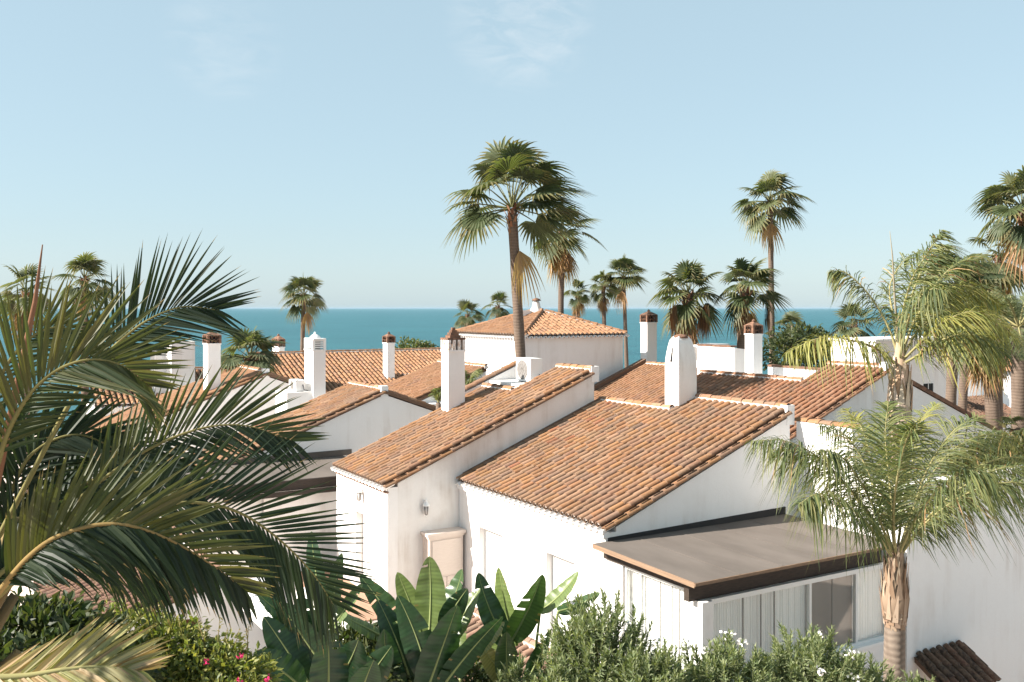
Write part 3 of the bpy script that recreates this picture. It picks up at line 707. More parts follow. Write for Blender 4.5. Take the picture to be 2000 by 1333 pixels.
w = MB(); w.box(a0.x+.05, a0.x+.13, YW-.8, YW-.003, 2.75, 2.84); w.build('bracket', M['darkwood'], aw)

# ------------------------------------------------------------------ gabled house to the left of the narrow house
def gable_house(name, label, y0, y1, xe, xa, ze, sl, xr, slr=None, limit=0, key='far', mat_='tile_far', tones=None, wallmat='stucco', vergeL=True, cap=True):
    """gable wall faces -y at y0; lit slope rises along +x from xe to the ridge at xa, then falls to xr"""
    t = thing(name, label, 'house', ((xe+xr)/2, (y0+y1)/2, 0)); slr = slr or sl
    za = ze + (xa-xe)*sl; zr = za - (xr-xa)*slr
    w = MB(); w.extrude([(xe, y0, 0), (xr, y0, 0), (xr, y0, zr), (xa, y0, za), (xe, y0, ze)], (0, y1-y0, 0)); w.build('wall', M[wallmat], t)
    tiled_roof(t, (xe-.05, y0+.02, ze+.10), AY, SX(sl), y1-y0-.04, (xa-xe+.02)*math.sqrt(1+sl*sl), tones=tones or FAR_T, mat_=M[mat_], limit=limit, key=key, vergeL=vergeL)
    # slope falling away from the camera: only its verge shows
    SR = V((-1, 0, slr)).normalized()
    w = MB(); L = (xr-xa)*math.sqrt(1+slr*slr)
    w.extrude([(xr+.1, y0-.06, zr+.0), (xa, y0-.06, za+.04), (xa, y0-.06, za+.15), (xr+.1, y0-.06, zr+.11)], (0, y1-y0+.06, 0)); back = w.build('back_slope', M['deck'], t)
    for i in range(int(L/.36)):
        put('verge_tile', rnd.choice(tile_meshes(key, tones or FAR_T, M[mat_])), back, V((xr+.1, y0+.02, zr+.10)) + SR*(i*.36), SR, SR.cross(AY) if SR.cross(AY).z > 0 else -SR.cross(AY))
    if cap:
        w = MB(); w.box(xa-.13, xa+.13, y0-.012, y0+.22, za-.1, za+.30); w.build('ridge_end_block', M['paint'], t)
    return t
gh = gable_house('gabled_house', 'white gabled house just left of the long roof', 30.14, 33.25, 6.6, 13.1, 5.26, .385, 16.2, .36, limit=220, key='main', mat_='tile', tones=TONES)
w = MB(); w.box(12.6, 17.5, 33.3, 33.9, 0, 7.0); w.build('rear_wall', M['stucco'], gh)
# its flat-roofed porch
t = thing('porch', 'flat grey roofed porch with dark fascia behind the palm fronds', 'porch', (8.8, 28.5, 0))
w = MB(); w.extrude([(5.0, 27.1, 5.66), (11.6, 27.1, 5.66), (11.6, 30.12, 5.76), (5.0, 30.12, 5.76)], (0, 0, .07)); rf = w.build('roof', M['felt'], t)
w = MB(); w.box(5.0, 11.6, 27.05, 27.095, 5.44, 5.72); w.build('fascia', M['darkwood'], rf)
w = MB(); w.extrude([(6.9, 30.09, 5.835), (11.9, 30.09, 5.835), (11.9, 30.09, 6.02), (6.9, 30.09, 6.0)], (0, .04, 0)); w.build('flashing', M['felt'], rf)
w = MB(); w.box(8.15, 11.5, 27.35, 27.6, 0, 5.62); w.box(5.0, 7.4, 27.35, 27.6, 0, 5.62); w.build('wall', M['stucco'], t)
w = MB(); w.box(7.42, 8.14, 27.5, 27.55, 3.2, 5.6); w.build('door', M['frame'], t)
w = MB(); w.box(6.9, 11.4, 26.95, 27.05, 5.30, 5.43) ; w.build('beam', M['darkwood'], t)
# chimneys on the left
chim_at('white chimney with slatted white lantern and domed top on the left', 595, 612, 636, 782, 686, 649, 35.2, 'lattice')
chim_at('slim white chimney with brown lattice cap above the seaward roof', 748, 757, 771, 722, 672, 651, 46.5, 'arches')
chim_at('small chimney with brown lattice cap behind the bushy palm', 532, 545, 556, 700, 680, 655, 48.5, 'arches')
chim_at('white chimney with brown lattice cap between palm fronds on the left', 397, 406, 431, 770, 674, 647, 38, 'arches', 2)
# white rooftop parapet with an air conditioner beside the slatted chimney
c = P(548, 800, d=35.6)
w = MB(); w.box(c.x-.05, c.x+1.2, c.y-.9, c.y+.45, 5.5, P(548, 764, d=35.6).z); tag(w.build('parapet', M['paint']), 'blank white rooftop parapet left of the slatted chimney', 'parapet')
zc_ = P(548, 764, d=35.6).z
ac_unit('air conditioner half hidden behind the blank white parapet', c.x+.35, c.x+.7, c.y-.7, c.y+.1, zc_, zc_+.42)
# gabled house further left
gable_house('gabled_house', 'white gabled house half hidden behind the left palm fronds', 38.2, 42.5, 4.5, P(520, 738, y=38.2).x, 5.45, .36, 15.2, .36, limit=0, key='far')
w = MB(); c = P(335, 720, d=42); w.box(c.x, c.x+1.0, c.y, c.y+1.0, 4, P(335, 668, d=42).z); tag(w.build('rooftop_block', M['stucco']), 'plain white rooftop block behind the left fronds, right of a similar one', 'rooftop block')
w = MB(); c = P(302, 720, d=43); w.box(c.x, c.x+.9, c.y, c.y+1.0, 4, P(302, 680, d=43).z); tag(w.build('rooftop_block', M['stucco']), 'leftmost plain white rooftop block behind the left fronds', 'rooftop block')
t = thing('seaside_house', 'low tiled house seen through the left fronds', 'house', (9, 46, 0))
w = MB(); w.box(6, 13, 44.5, 48, 0, 6.4); w.build('wall', M['stucco'], t)
tiled_roof(t, (6, 44.4, 6.5), AX, V((0, 1, .4)).normalized(), 7, 3.2, tones=FAR_T, mat_=M['tile_far'], limit=0, key='far')

# ------------------------------------------------------------------ L-shaped seaward house with a valley in its roof
t = thing('seaward_house', 'low tiled house near the sea with two roof slopes meeting in a valley', 'house', (18, 45, 0))
sv = .36
# slope facing -y
xA, xB = 13.0, 25.0; yE, yR = 39.0, 46.2; zE = 5.75
k = math.sqrt(1+sv*sv)
w = MB(); w.extrude([(xA, yE+.1, 0), (xA, yR, 0), (xA, yR, zE+(yR-yE)*sv-.05), (xA, yE+.1, zE-.05)], (xB-xA, 0, 0)); w.build('wall', M['stucco'], t)
tiled_roof(t, (xA, yE, zE+.05), AX, V((0, 1, sv)).normalized(), xB-xA, (yR-yE)*k, tones=FAR_T, mat_=M['tile_far'], limit=150, key='far')
# slope facing -x, in front on the right
w = MB(); w.extrude([(15.4, 33.95, 0), (19.2, 33.95, 0), (19.2, 33.95, 8.15), (15.4, 33.95, 6.78)], (0, 4.3, 0)); w.build('side_wing', M['stucco'], t)
tiled_roof(t, (15.35, 33.95, 6.86), AY, SX(sv), 4.3, 3.85*k, tones=FAR_T, mat_=M['tile_far'], limit=0, key='far', eave=False)
# parapet block on its roof
a = P(571, 720, d=50); b2 = P(672, 690, y=a.y)
w = MB(); w.box(a.x, b2.x, a.y, a.y+.35, 5, P(620, 691, y=a.y).z); w.box(a.x-.25, a.x-.001, a.y-1.6, a.y+.35, 5, P(571, 692, y=a.y).z); w.build('parapet', M['stucco_old'], t)
w = MB(); w.box(a.x-.3, b2.x+.05, a.y-.05, a.y+.4, P(620, 691, y=a.y).z+.001, P(620, 691, y=a.y).z+.10); w.build('coping', M['brick'], t)
a = P(778, 735, d=48)
w = MB(); w.extrude([(a.x, a.y-.9, 6), (a.x, a.y+2.2, 6), (a.x, a.y+2.2, P(778, 706, d=49).z), (a.x, a.y-.9, P(800, 734, d=47).z)], (.3, 0, 0)); w.build('upstand', M['paint'], t)

# ------------------------------------------------------------------ square house with hipped roof in the centre
hc = P(1022, 658, d=42); hz = hc.z
hx1 = P(1224, 655, y=hc.y).x; hy1 = P(888, 652, x=hc.x).y
t = thing('hipped_house', 'square white house with hipped terracotta roof rising in the centre', 'house', ((hc.x+hx1)/2, (hc.y+hy1)/2, 0))
w = MB(); w.box(hc.x+.12, hx1-.12, hc.y+.12, hy1-.12, 0, hz); w.build('wall', M['stucco'], t)
Wd = hx1-hc.x; Dp = hy1-hc.y; run = 2.2; sh = .36; kk = math.sqrt(1+sh*sh)
ap = min(Wd, Dp)/2
tiled_roof(t, (hc.x, hc.y, hz+.03), AX, V((0, 1, sh)).normalized(), Wd, 9, tones=FAR_T, mat_=M['tile_far'], limit=170, key='far', ridge=False, eave=True, pitch=.25, smax=lambda u: min(u, Wd-u, ap)*kk + .01)
tiled_roof(t, (hc.x, hc.y, hz+.03), AY, SX(sh), Dp, 9, tones=FAR_T, mat_=M['tile_far'], limit=120, key='far', ridge=False, eave=True, pitch=.25, smax=lambda u: min(u, Dp-u, ap)*kk + .01)
w = MB(); zt_ = hz + ap*sh + .02
n = w.add([(hc.x+Wd, hc.y, hz-.02), (hc.x+Wd, hy1, hz-.02), (hc.x, hy1, hz-.02), (hc.x+Wd-ap, hc.y+ap, zt_-.03), (hc.x+ap, hc.y+ap, zt_-.03), (hc.x+Wd-ap, hy1-ap, zt_-.03), (hc.x+ap, hy1-ap, zt_-.03)])
w.face((n, n+1, n+5, n+3)); w.face((n+1, n+2, n+6, n+5)); w.build('far_slopes', M['tile_far'], t)
hips = [((hc.x, hc.y, hz+.08), (hc.x+ap, hc.y+ap, zt_+.10)), ((hx1, hc.y, hz+.08), (hx1-ap, hc.y+ap, zt_+.10)), ((hc.x, hy1, hz+.08), (hc.x+ap, hy1-ap, zt_+.10)), ((hc.x+ap, hc.y+ap, zt_+.08), (hx1-ap+.01, hy1-ap, zt_+.08))]
mo = MB()
for a, b2 in hips:
    a, b2 = V(a), V(b2); L = (b2-a).length; dr = (b2-a).normalized(); sd = dr.cross(UP).normalized(); nn = sd.cross(dr)
    mo.frame_box((a+b2)/2 - nn*.02, dr, sd, nn, L/2, .06, .05)
    for i in range(int(L/.36)): put('hip_tile', rnd.choice(tile_meshes('far', FAR_T, M['tile_far'])), t, a + dr*(i*.36) + nn*.02, dr, nn)
mo.build('hip_mortar', M['mortar'], t)
# little white vent on its ridge
c = V((hc.x+ap-.1, hc.y+ap+.4, zt_))
v = thing('roof_vent', 'small white bell-shaped vent on top of the hipped roof', 'roof vent', c)
w = MB(); w.lathe((c.x, c.y, c.z-.02), [(.34, 0), (.30, .12), (.20, .30), (.16, .5), (.12, .56)], 10); w.build('cowl', M['stucco_old'], v)
w = MB(); w.lathe((c.x, c.y, c.z+.55), [(.22, 0), (.18, .08), (.05, .14)], 10); w.build('cap', M['brick'], v)
w = MB(); w.box(c.x-.9, c.x-.35, c.y-.1, c.y+.3, c.z-.3, c.z+.10); w.build('plinth', M['paint'], v)

# ------------------------------------------------------------------ roofs behind the wide roof
y7 = 29.37; x7r = 28.27; s7 = .40
t = thing('row_house', 'tiled house behind the tapered chimney, its roof running up to the sea', 'house', (24, 31, 0))
yl = P(1262, 703, x=x7r).y
w = MB(); w.extrude([(18.5, y7, 0), (x7r, y7, 0), (x7r, y7, 8.0), (18.5, y7, 8.0-(x7r-18.5)*s7)], (0, yl-y7, 0)); w.build('wall', M['stucco_old'], t)
tiled_roof(t, (18.5, y7+.02, 8.05-(x7r-18.5)*s7), AY, SX(s7), yl-y7, (x7r-18.5)*math.sqrt(1+s7*s7), tones=FAR_T, mat_=M['tile_far'], limit=160, key='far', vergeL=True, eave=False)
w = MB(); w.extrude([(23.8, yl+.01, 0), (x7r, yl+.01, 0), (x7r, yl+.01, 8.35), (23.8, yl+.01, 8.35-(x7r-23.8)*s7)], (0, .3, 0)); w.build('party_wall', M['deck'], t)
chim_at('white chimney with brown lattice cap left of the two shaggy palms', 1251, 1264, 1283, 705, 632, 607, 45.5, 'arches', 1)
chim_at('white chimney with pyramid tile cap in front of the tall thin palm', 1455, 1471, 1489, 740, 655, 627, 36.5, 'arches', 1.5)
# stepped white parapet between them
a = P(1435, 735, d=38.0); zt7 = P(1435, 680, d=38).z
t = thing('stepped_parapet', 'bright white stepped parapet left of the pyramid-capped chimney', 'parapet', (a.x+1, a.y+2, 5))
w = MB(); yb = P(1362, 690, x=a.x).y
w.extrude([(a.x, a.y, 5), (a.x+1.5, a.y, 5), (a.x+1.5, a.y, zt7-.55), (a.x+.9, a.y, zt7-.1), (a.x, a.y, zt7)], (0, .25, 0)); w.box(a.x, a.x+.25, a.y+.251, yb, 5, zt7+.02); w.build('wall', M['stucco'], t)
w = MB(); w.box(a.x-.03, a.x+.3, a.y+.2, yb, zt7+.021, zt7+.08); w.build('coping', M['brick'], t)
c = P(1352, 705, d=42)
ac_unit('air conditioner with dangling pipe beside the stepped parapet', c.x, c.x+.55, c.y-.55, c.y+.15, c.z-.1, P(1352, 674, d=42).z)
w = MB(); w.box(c.x-.2, c.x+1.2, c.y-1.2, c.y+.6, 5, c.z-.101); tag(w.build('roof_plinth', M['stucco_old']), 'low white roof plinth under the air conditioner by the stepped parapet', 'plinth')
a = P(1425, 700, d=48); w = MB(); w.box(a.x-2.2, a.x, a.y, a.y+1.5, 5, P(1425, 672, d=48).z); tag(w.build('rooftop_block', M['stucco']), 'low white rooftop block just behind the stepped parapet', 'rooftop block')

# right-hand gabled house
y8 = 19.51; x8 = 25.3; s8 = .415; z8 = 8.72
t = thing('gabled_house', 'gabled white house on the right with palm shadows on its tiled roof', 'house', (24, 22, 0))
xe8 = 18.3; zf = lambda x: z8 - (x8-x)*s8; x8m = 24.05; x8r = 31
w = MB(); w.extrude([(xe8, y8, 0), (x8r, y8, 0), (x8r, y8, z8-(x8r-x8)*.40), (x8, y8, z8), (xe8, y8, zf(xe8))], (0, 2.3, 0))
w.extrude([(xe8, y8+2.301, 0), (x8m, y8+2.301, 0), (x8m, y8+2.301, zf(x8m)), (xe8, y8+2.301, zf(xe8))], (0, 4.7, 0)); w.build('wall', M['stucco'], t)
q8 = math.sqrt(1+s8*s8)
tiled_roof(t, (xe8, y8+.02, zf(xe8)+.07), AY, SX(s8), 7.0, (x8-xe8)*q8, tones=[((0.44, 0.185, 0.09), 4), ((0.40, 0.165, 0.085), 3), ((0.47, 0.22, 0.12), 2), ((0.30, 0.15, 0.09), 1)], mat_=M['tile_far'], limit=300, key='red', vergeL=True, eave=False,
           smax=lambda u: (x8-xe8)*q8 if u < 2.3 else (x8m-xe8)*q8)
w = MB(); w.extrude([(x8r, y8-.05, z8-(x8r-x8)*.40+.01), (x8+.1, y8-.05, z8+.0), (x8+.1, y8-.05, z8+.13), (x8r, y8-.05, z8-(x8r-x8)*.40+.14)], (0, 2.4, 0)); w.build('back_slope', M['brick'], t)
w = MB(); w.box(x8-.12, x8+.16, y8-.014, y8+.22, z8-.1, z8+.3); w.build('ridge_end_block', M['paint'], t)
# white parapet and small boxes behind its lower roof
a = P(1500, 757, d=35)
t = thing('roof_terrace_wall', 'white roof terrace wall left of the shadowed tiled roof', 'parapet', (a.x+1.5, a.y, 5))
w = MB(); b2 = P(1500, 716, d=37.5); w.box(b2.x, b2.x+.25, P(1583, 722, x=b2.x).y-.6, b2.y, 5, b2.z); w.box(a.x, b2.x, a.y-1.3, b2.y-.01, 5, 7.7); w.build('wall', M['stucco'], t)
w = MB(); w.box(b2.x-.04, b2.x+.29, P(1583, 722, x=b2.x).y-.6, b2.y, b2.z+.001, b2.z+.07); w.build('coping', M['brick'], t)
c = P(1483, 752, d=35.3); ac_unit('left of two white boxes low on the roof terrace', c.x, c.x+.4, c.y-.75, c.y, 7.701, 8.25)
c = P(1512, 755, d=34.9); ac_unit('right of two white boxes low on the roof terrace', c.x+.1, c.x+.5, c.y-.75, c.y, 7.701, 8.22)

# tall plain building on the right and the round one beyond
a = P(1710, 720, d=38)
t = thing('tall_white_building', 'tall plain white building behind the feather palm on the right', 'building', (a.x+3, a.y+2, 0))
zt9 = P(1710, 668, d=38).z; w = MB(); y9 = P(1622, 700, x=a.x).y; x9 = P(1878, 760, y=a.y).x
w.box(a.x, x9, a.y, y9, 0, zt9); w.build('wall', M['stucco'], t)
w = MB(); w.box(a.x-.06, x9+.05, a.y-.06, y9+.05, zt9+.001, zt9+.10); w.build('coping', M['paint'], t)
c = P(1812, 752, y=a.y); w = MB(); w.box(c.x-.28, c.x+.30, a.y-.02, a.y-.003, c.z-.45, c.z+.05); wi = w.build('window', M['black'], t)
w = MB(); w.box(c.x-.02, c.x+.02, a.y-.035, a.y-.021, c.z-.45, c.z+.05); w.box(c.x+.30, c.x+.36, a.y-.05, a.y-.003, c.z-.45, c.z+.05); w.build('frame', M['frame'], wi)
c = P(1935, 722, d=52)
t = thing('round_house', 'round white house with conical tiled roof at the far right', 'house', (c.x, c.y, 0))
R_ = 1.75
w = MB(); w.lathe((c.x, c.y, 0), [(R_, 0), (R_, c.z)], 40); w.box(c.x-4.2, c.x-1.2, c.y-.6, c.y+1.5, 0, c.z); w.build('wall', M['stucco'], t)
w = MB()
for i in range(46):
    a0, a1 = 6.2832*i/46, 6.2832*(i+1)/46; am = (a0+a1)/2; w.col = jit(pick(FAR_T), .1)
    for j in range(5):
        r0, r1 = (R_+.12)*(1-j*.19), (R_+.12)*(1-(j+1)*.19); zz0, zz1 = c.z + j*.21 + .05, c.z + (j+1)*.21
        w.poly([(c.x+r0*math.cos(a0), c.y+r0*math.sin(a0), zz0-.06), (c.x+r0*math.cos(am), c.y+r0*math.sin(am), zz0+.06), (c.x+r1*math.cos(am), c.y+r1*math.sin(am), zz1+.06), (c.x+r1*math.cos(a0), c.y+r1*math.sin(a0), zz1-.06)])
        w.poly([(c.x+r0*math.cos(am), c.y+r0*math.sin(am), zz0+.06), (c.x+r0*math.cos(a1), c.y+r0*math.sin(a1), zz0-.06), (c.x+r1*math.cos(a1), c.y+r1*math.sin(a1), zz1-.06), (c.x+r1*math.cos(am), c.y+r1*math.sin(am), zz1+.06)])
w.build('conical_roof', M['tile_far'], t, 'stuff')
tiled_roof(t, (c.x-4.3, c.y-.8, c.z+.05), AX, V((0, 1, .5)).normalized(), 3.2, 1.7, tones=FAR_T, mat_=M['tile_far'], limit=0, key='far', ridge=False)
a = P(1960, 800, d=46)
t = thing('pergola_house', 'low house with dark tiled porch roof below the round house', 'house', (a.x, a.y, 0))
w = MB(); w.box(a.x-3.5, a.x+3.5, a.y+.6, a.y+3, 0, a.z-.2); w.build('wall', M['stucco'], t)
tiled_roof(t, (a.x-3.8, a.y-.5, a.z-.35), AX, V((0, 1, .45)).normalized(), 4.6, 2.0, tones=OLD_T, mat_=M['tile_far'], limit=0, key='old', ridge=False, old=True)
w = MB(); w.box(a.x+.3, a.x+.6, a.y-.5, a.y-.2, 0, a.z-.5); w.build('post', M['stucco_old'], t)

# ------------------------------------------------------------------ low house at the lower left, in shade
a = P(420, 1200, d=17.0)
t = thing('garden_house', 'shaded white garden house with tiled roof under the big fronds', 'house', (a.x, a.y+2, 0))
yg = a.y; p0 = P(330, 1183, y=yg); p1 = P(432, 1140, y=yg); p2 = P(545, 1165, y=yg)
sg = (p1.z-p0.z)/(p1.x-p0.x)
op = (P(342, 1214, y=yg), P(394, 1260, y=yg))
def zg(x): return p0.z + (x-p0.x)*sg
w = MB(); xL = p0.x - 1.6
for (u0, u1, zb) in ((xL, op[0].x, 0), (op[1].x, p2.x+.2, 0)): w.extrude([(u0, yg, zb), (u1, yg, zb), (u1, yg, zg(min(u1, p1.x))-max(0, u1-p1.x)*.05), (u0, yg, zg(u0))], (0, .3, 0))
w.extrude([(op[0].x, yg, op[0].z), (op[1].x, yg, op[0].z), (op[1].x, yg, zg(op[1].x)), (op[0].x, yg, zg(op[0].x))], (0, .3, 0))
w.box(op[0].x, op[1].x, yg, yg+.3, 0, op[1].z-.2); w.build('wall', M['stucco'], t)
w = MB(); w.box(op[0].x-.1, op[1].x+.1, yg+.6, yg+.65, 2.5, op[0].z+.2); w.build('back_wall', M['brownwall'], t)
la = MB()
for i in range(9):
    x = op[0].x + (op[1].x-op[0].x)*i/8
    for s in (-1, 1): la.tube([(x, yg+.1, op[1].z-.15), (x + s*.3, yg+.1, op[1].z+.2)], .012, 4)
la.build('lattice_screen', M['paint'], t)
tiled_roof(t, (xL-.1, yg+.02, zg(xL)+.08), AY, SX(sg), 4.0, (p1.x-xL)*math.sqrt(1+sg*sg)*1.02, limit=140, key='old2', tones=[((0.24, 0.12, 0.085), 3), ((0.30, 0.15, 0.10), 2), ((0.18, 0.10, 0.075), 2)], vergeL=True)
c = P(430, 1252, y=yg)
lamp = thing('wall_lamp', 'dark round wall lamp on the shaded garden house', 'wall lamp', (c.x+.95, yg, c.z))
w = MB(); w.lathe((c.x+.95, yg-.12, c.z-.1), [(.03, 0), (.11, .05), (.12, .14), (.05, .22), (.02, .26)], 10); w.build('globe', M['black'], lamp)
w = MB(); w.box(c.x+.92, c.x+.98, yg-.1, yg-.002, c.z+.02, c.z+.08); w.build('arm', M['black'], lamp)
c = P(515, 1185, d=15.8)
cop = thing('white_coping', 'sunlit whitewashed tile coping beside the shaded garden house', 'coping', (c.x, c.y, c.z-.2))
w = MB(); w.box(c.x-.16, c.x+.16, c.y-1.0, max(c.y+1.0, yg-.003), c.z-.22, c.z-.02); w.build('lintel', M['stucco'], cop)
for i in range(6):
    me = shared('white_tile', lambda mb: tile_geo(mb, lambda s, u, n_: (s, u, n_)), M['paint']); put('coping_tile', me, cop, V((c.x, c.y-1.0 + i*.35, c.z-.02)), AY, UP).scale = (1, 2.0, 1.2)

# ------------------------------------------------------------------ palms
G_FAN = [(0.050, 0.068, 0.030), (0.062, 0.080, 0.036), (0.090, 0.105, 0.052), (0.040, 0.055, 0.027)]
DRY = [(0.33, 0.20, 0.10), (0.27, 0.155, 0.08), (0.38, 0.25, 0.13), (0.20, 0.115, 0.065)]
def crm(pts, n):
    """smooth curve through control points"""
    pts = [V(p) for p in pts]; q = [pts[0]*2 - pts[1]] + pts + [pts[-1]*2 - pts[-2]]; out = []
    m = len(pts) - 1
    for i in range(n + 1):
        x = i/n*m; k = min(int(x), m-1); t = x - k; a, b_, c, d = q[k], q[k+1], q[k+2], q[k+3]
        out.append(0.5*((2*b_) + (c-a)*t + (2*a-5*b_+4*c-d)*t*t + (3*b_-a-3*c+d)*t**3))
    return out
def fan_leaf(mb, C, az, el, R, wind, r, dead=False, pal=None, pet=0.5, segs=20):
    D = V((math.cos(el)*math.cos(az), math.cos(el)*math.sin(az), math.sin(el)))
    pl = pet*R*r.uniform(.85, 1.15); sagp = .10 if not dead else .3
    base = C + D*.04*R
    pp = [base + D*pl*t + UP*(-sagp*pl*t*t) + wind*(.12*pl*t*t) for t in (0, .35, .7, 1)]
    col = mixc(r.choice(pal or G_FAN), (0.16, 0.165, 0.08), r.uniform(0, .45)**1.3) if not dead else r.choice(DRY)
    mb.col = mixc(col, (0.26, 0.25, 0.11), .6) if not dead else col
    mb.tube(pp, [R*.016, R*.012, R*.009, R*.006], 4, False)
    h = pp[-1]; ax = (pp[-1] - pp[-2]).normalized(); tilt = r.uniform(.15, .5) if not dead else r.uniform(.5, 1.0)
    ax = (ax - UP*tilt*.8 + wind*.25).normalized()
    sd = ax.cross(UP); sd = sd.normalized() if sd.length > .05 else V((math.sin(az), -math.cos(az), 0))
    roll = r.uniform(-.5, .5); nn = sd.cross(ax).normalized(); sd = (sd*math.cos(roll) + nn*math.sin(roll)).normalized(); nn = sd.cross(ax).normalized()
    span = rad(118) if not dead else rad(55)
    Lr = R*r.uniform(.50, .66); dphi = 2*span/segs; cup = r.uniform(.0, .28)
    grav = r.uniform(.35, .85) if not dead else r.uniform(.8, 1.3)
    for i in range(segs):
        ph = -span + (i+.5)*dphi + r.uniform(-.03, .03)
        dr = (ax*math.cos(ph) + sd*math.sin(ph) + nn*cup*abs(math.sin(ph))).normalized()
        wv = (sd*math.cos(ph) - ax*math.sin(ph))
        Ls = Lr*(.72 + .28*math.cos(ph*.8))*r.uniform(.88, 1.06); wm = Lr*.46*dphi*.62
        st = []
        for t, wf in ((0.02, .06), (.42, 1.0), (.68, .72), (.88, .38), (1.04, .05)):
            p = h + dr*Ls*t + UP*(-grav*Ls*max(0, t-.30)**1.7) + wind*(.42*Ls*t*t)
            st.append((p, wf*wm))
        mb.col = jit(col, .18, r)
        prev = None
        for k, (p, ww) in enumerate(st):
            if k == 3 and not dead: mb.col = mixc(mb.col, (0.25, 0.19, 0.085), r.uniform(.1, .5))
            n0 = mb.add([p - wv*ww + nn*ww*.35, p, p + wv*ww + nn*ww*.35])
            if prev is not None: mb.face((prev, prev+1, n0+1, n0)); mb.face((prev+1, prev+2, n0+2, n0+1))
            prev = n0
def trunk(root, base, C, r0, r1, col=(0.165, 0.122, 0.094), boot=0.0, seg=10):
    mb = MB(); mb.col = col; n = 26; pts = []; rr = []
    for i in range(n + 1):
        t = i/n; p = base.lerp(C, t); p = p + V((math.sin(t*3.1)*.06, math.sin(t*2.3 + 1)*.05, 0))*(1-t)*t*2
        q = r0*(1-t) + r1*t
        if t < .06: q *= 1 + (.06-t)*6
        q *= 1 + .035*math.sin(i*2.1)
        pts.append(p); rr.append(q)
    mb.tube(pts, rr, seg); return mb.build('trunk', M['trunk'], root)
def boots(root, C, r1, h, n, R_=rnd):
    mb = MB()
    for i in range(n):
        a = i*2.4 + R_.uniform(-.2, .2); z = -h*(i/n) ; d = V((math.cos(a), math.sin(a), 0)); w = V((-d.y, d.x, 0))
        rr = r1*(1.05 + .55*(1-abs(2*i/n-.8)))
        p = C + UP*(z - .05) + d*r1*.7; q = C + UP*(z + h*.28) + d*rr*1.15
        mb.col = jit(R_.choice([(0.22, 0.11, 0.065), (0.28, 0.16, 0.095), (0.15, 0.075, 0.05)]), .2)
        ww = r1*.42
        mb.poly([p - w*ww, p + w*ww, q + w*ww*.45, q - w*ww*.45]); mb.poly([q - w*ww*.45, q + w*ww*.45, C + UP*(z+h*.25) + d*r1*.6])
    mb.build('leaf_bases', M['husk'], root, 'stuff')
def fan_palm(label, px, py, d, Rm, n=30, tr=(.2, .14), base=None, dead=4, wind=.35, seed=1, pal=None, hang=0, pet=.5, elmin=-55, segs=20, skirt=0, ends=None):
    r = random.Random(seed); C = P(px, py, d=d)
    if base: q = P(base[0], base[1], d=d); dirv = (q - C); B = C + dirv*(C.z/(C.z - q.z))
    else: B = V((C.x, C.y, 0))
    t = thing('fan_palm', label, 'palm tree', (B.x, B.y, 0), 'fan palms')
    trunk(t, V((B.x, B.y, 0)), C, *tr); boots(t, C, tr[1], Rm*.42, 26, r)
    W = RT*wind
    for (ex, ey, ed) in ends or ():
        q = P(ex, ey, d=d + ed) - C; mb = MB(); L = q.length
        fan_leaf(mb, C, math.atan2(q.y, q.x), math.asin(q.z/L), Rm, W, r, False, pal, L/Rm, segs); mb.build('leaf', M['leaf'], t)
    for i in range(0 if ends else n):
        k = (i+.5)/n; el = rad(82 - (82-elmin)*k**1.15 + r.uniform(-14, 14)); az = i*2.39996 + r.uniform(-.45, .45)
        if r.random() < .10: continue
        mb = MB(); fan_leaf(mb, C, az, el, Rm*r.uniform(.82, 1.08), W, r, False, pal, pet, segs); mb.build('leaf', M['leaf'], t)
    for i in range(dead):
        mb = MB(); fan_leaf(mb, C - UP*.15*Rm, r.uniform(0, 6.28), rad(r.uniform(-78, -50)), Rm*r.uniform(.7, .95), W*.4, r, True, None, .4, 12); mb.build('dry_leaf', M['leaf'], t)
    for i in range(skirt):
        mb = MB(); fan_leaf(mb, C - UP*(.25 + .5*r.random())*Rm, r.uniform(0, 6.28), rad(r.uniform(-86, -66)), Rm*r.uniform(.6, .85), W*.2, r, True, None, .25, 12); mb.build('dry_leaf', M['leaf'], t)
    for i in range(hang):                       # drooping seed strings
        mb = MB(); a = r.uniform(0, 6.28); s = C + V((math.cos(a), math.sin(a), 0))*Rm*r.uniform(.5, .75) - UP*Rm*.25; mb.col = jit(DRY[1], .2, r)
        L = Rm*r.uniform(.75, 1.1)
        for q in range(80):
            o_ = V((r.uniform(-1, 1), r.uniform(-1, 1), 0))*Rm*.10; z0 = -L*r.uniform(0, .6); mb.col = jit(r.choice(DRY), .2, r); e = V((r.uniform(-.02, .02), r.uniform(-.02, .02), 0))*Rm; g = V((.026*Rm, .018*Rm, 0))
            mb.poly([s + o_*.6 + UP*z0 - g, s + o_*.6 + UP*z0 + g, s + o_ + e + UP*(z0 - L*.42)])
        mb.build('seed_string', M['husk'], t, 'stuff')
    return t
fan_palm('tallest windswept fan palm standing in front of the hipped house', 1000, 408, 31.5, 2.05, 20, (.21, .155), (1016, 700), 1, .30, 3, segs=24,
         ends=[(956, 338, -.3), (982, 322, .3), (1003, 312, -.4), (1026, 322, .5), (1046, 335, -.2), (1062, 352, .3), (1050, 370, -.6), (968, 348, .8), (1000, 335, .9),
               (936, 374, -.2), (922, 392, .1), (944, 400, .7), (1034, 392, -.3), (1062, 386, .6), (952, 362, -.8), (1015, 345, -.8), (1072, 368, .0), (1012, 322, .1), (990, 330, -.6), (1030, 350, .8), (914, 416, .0), (928, 424, .6), (1056, 416, -.2), (1076, 402, .5), (1040, 428, .4), (940, 412, -.7)])
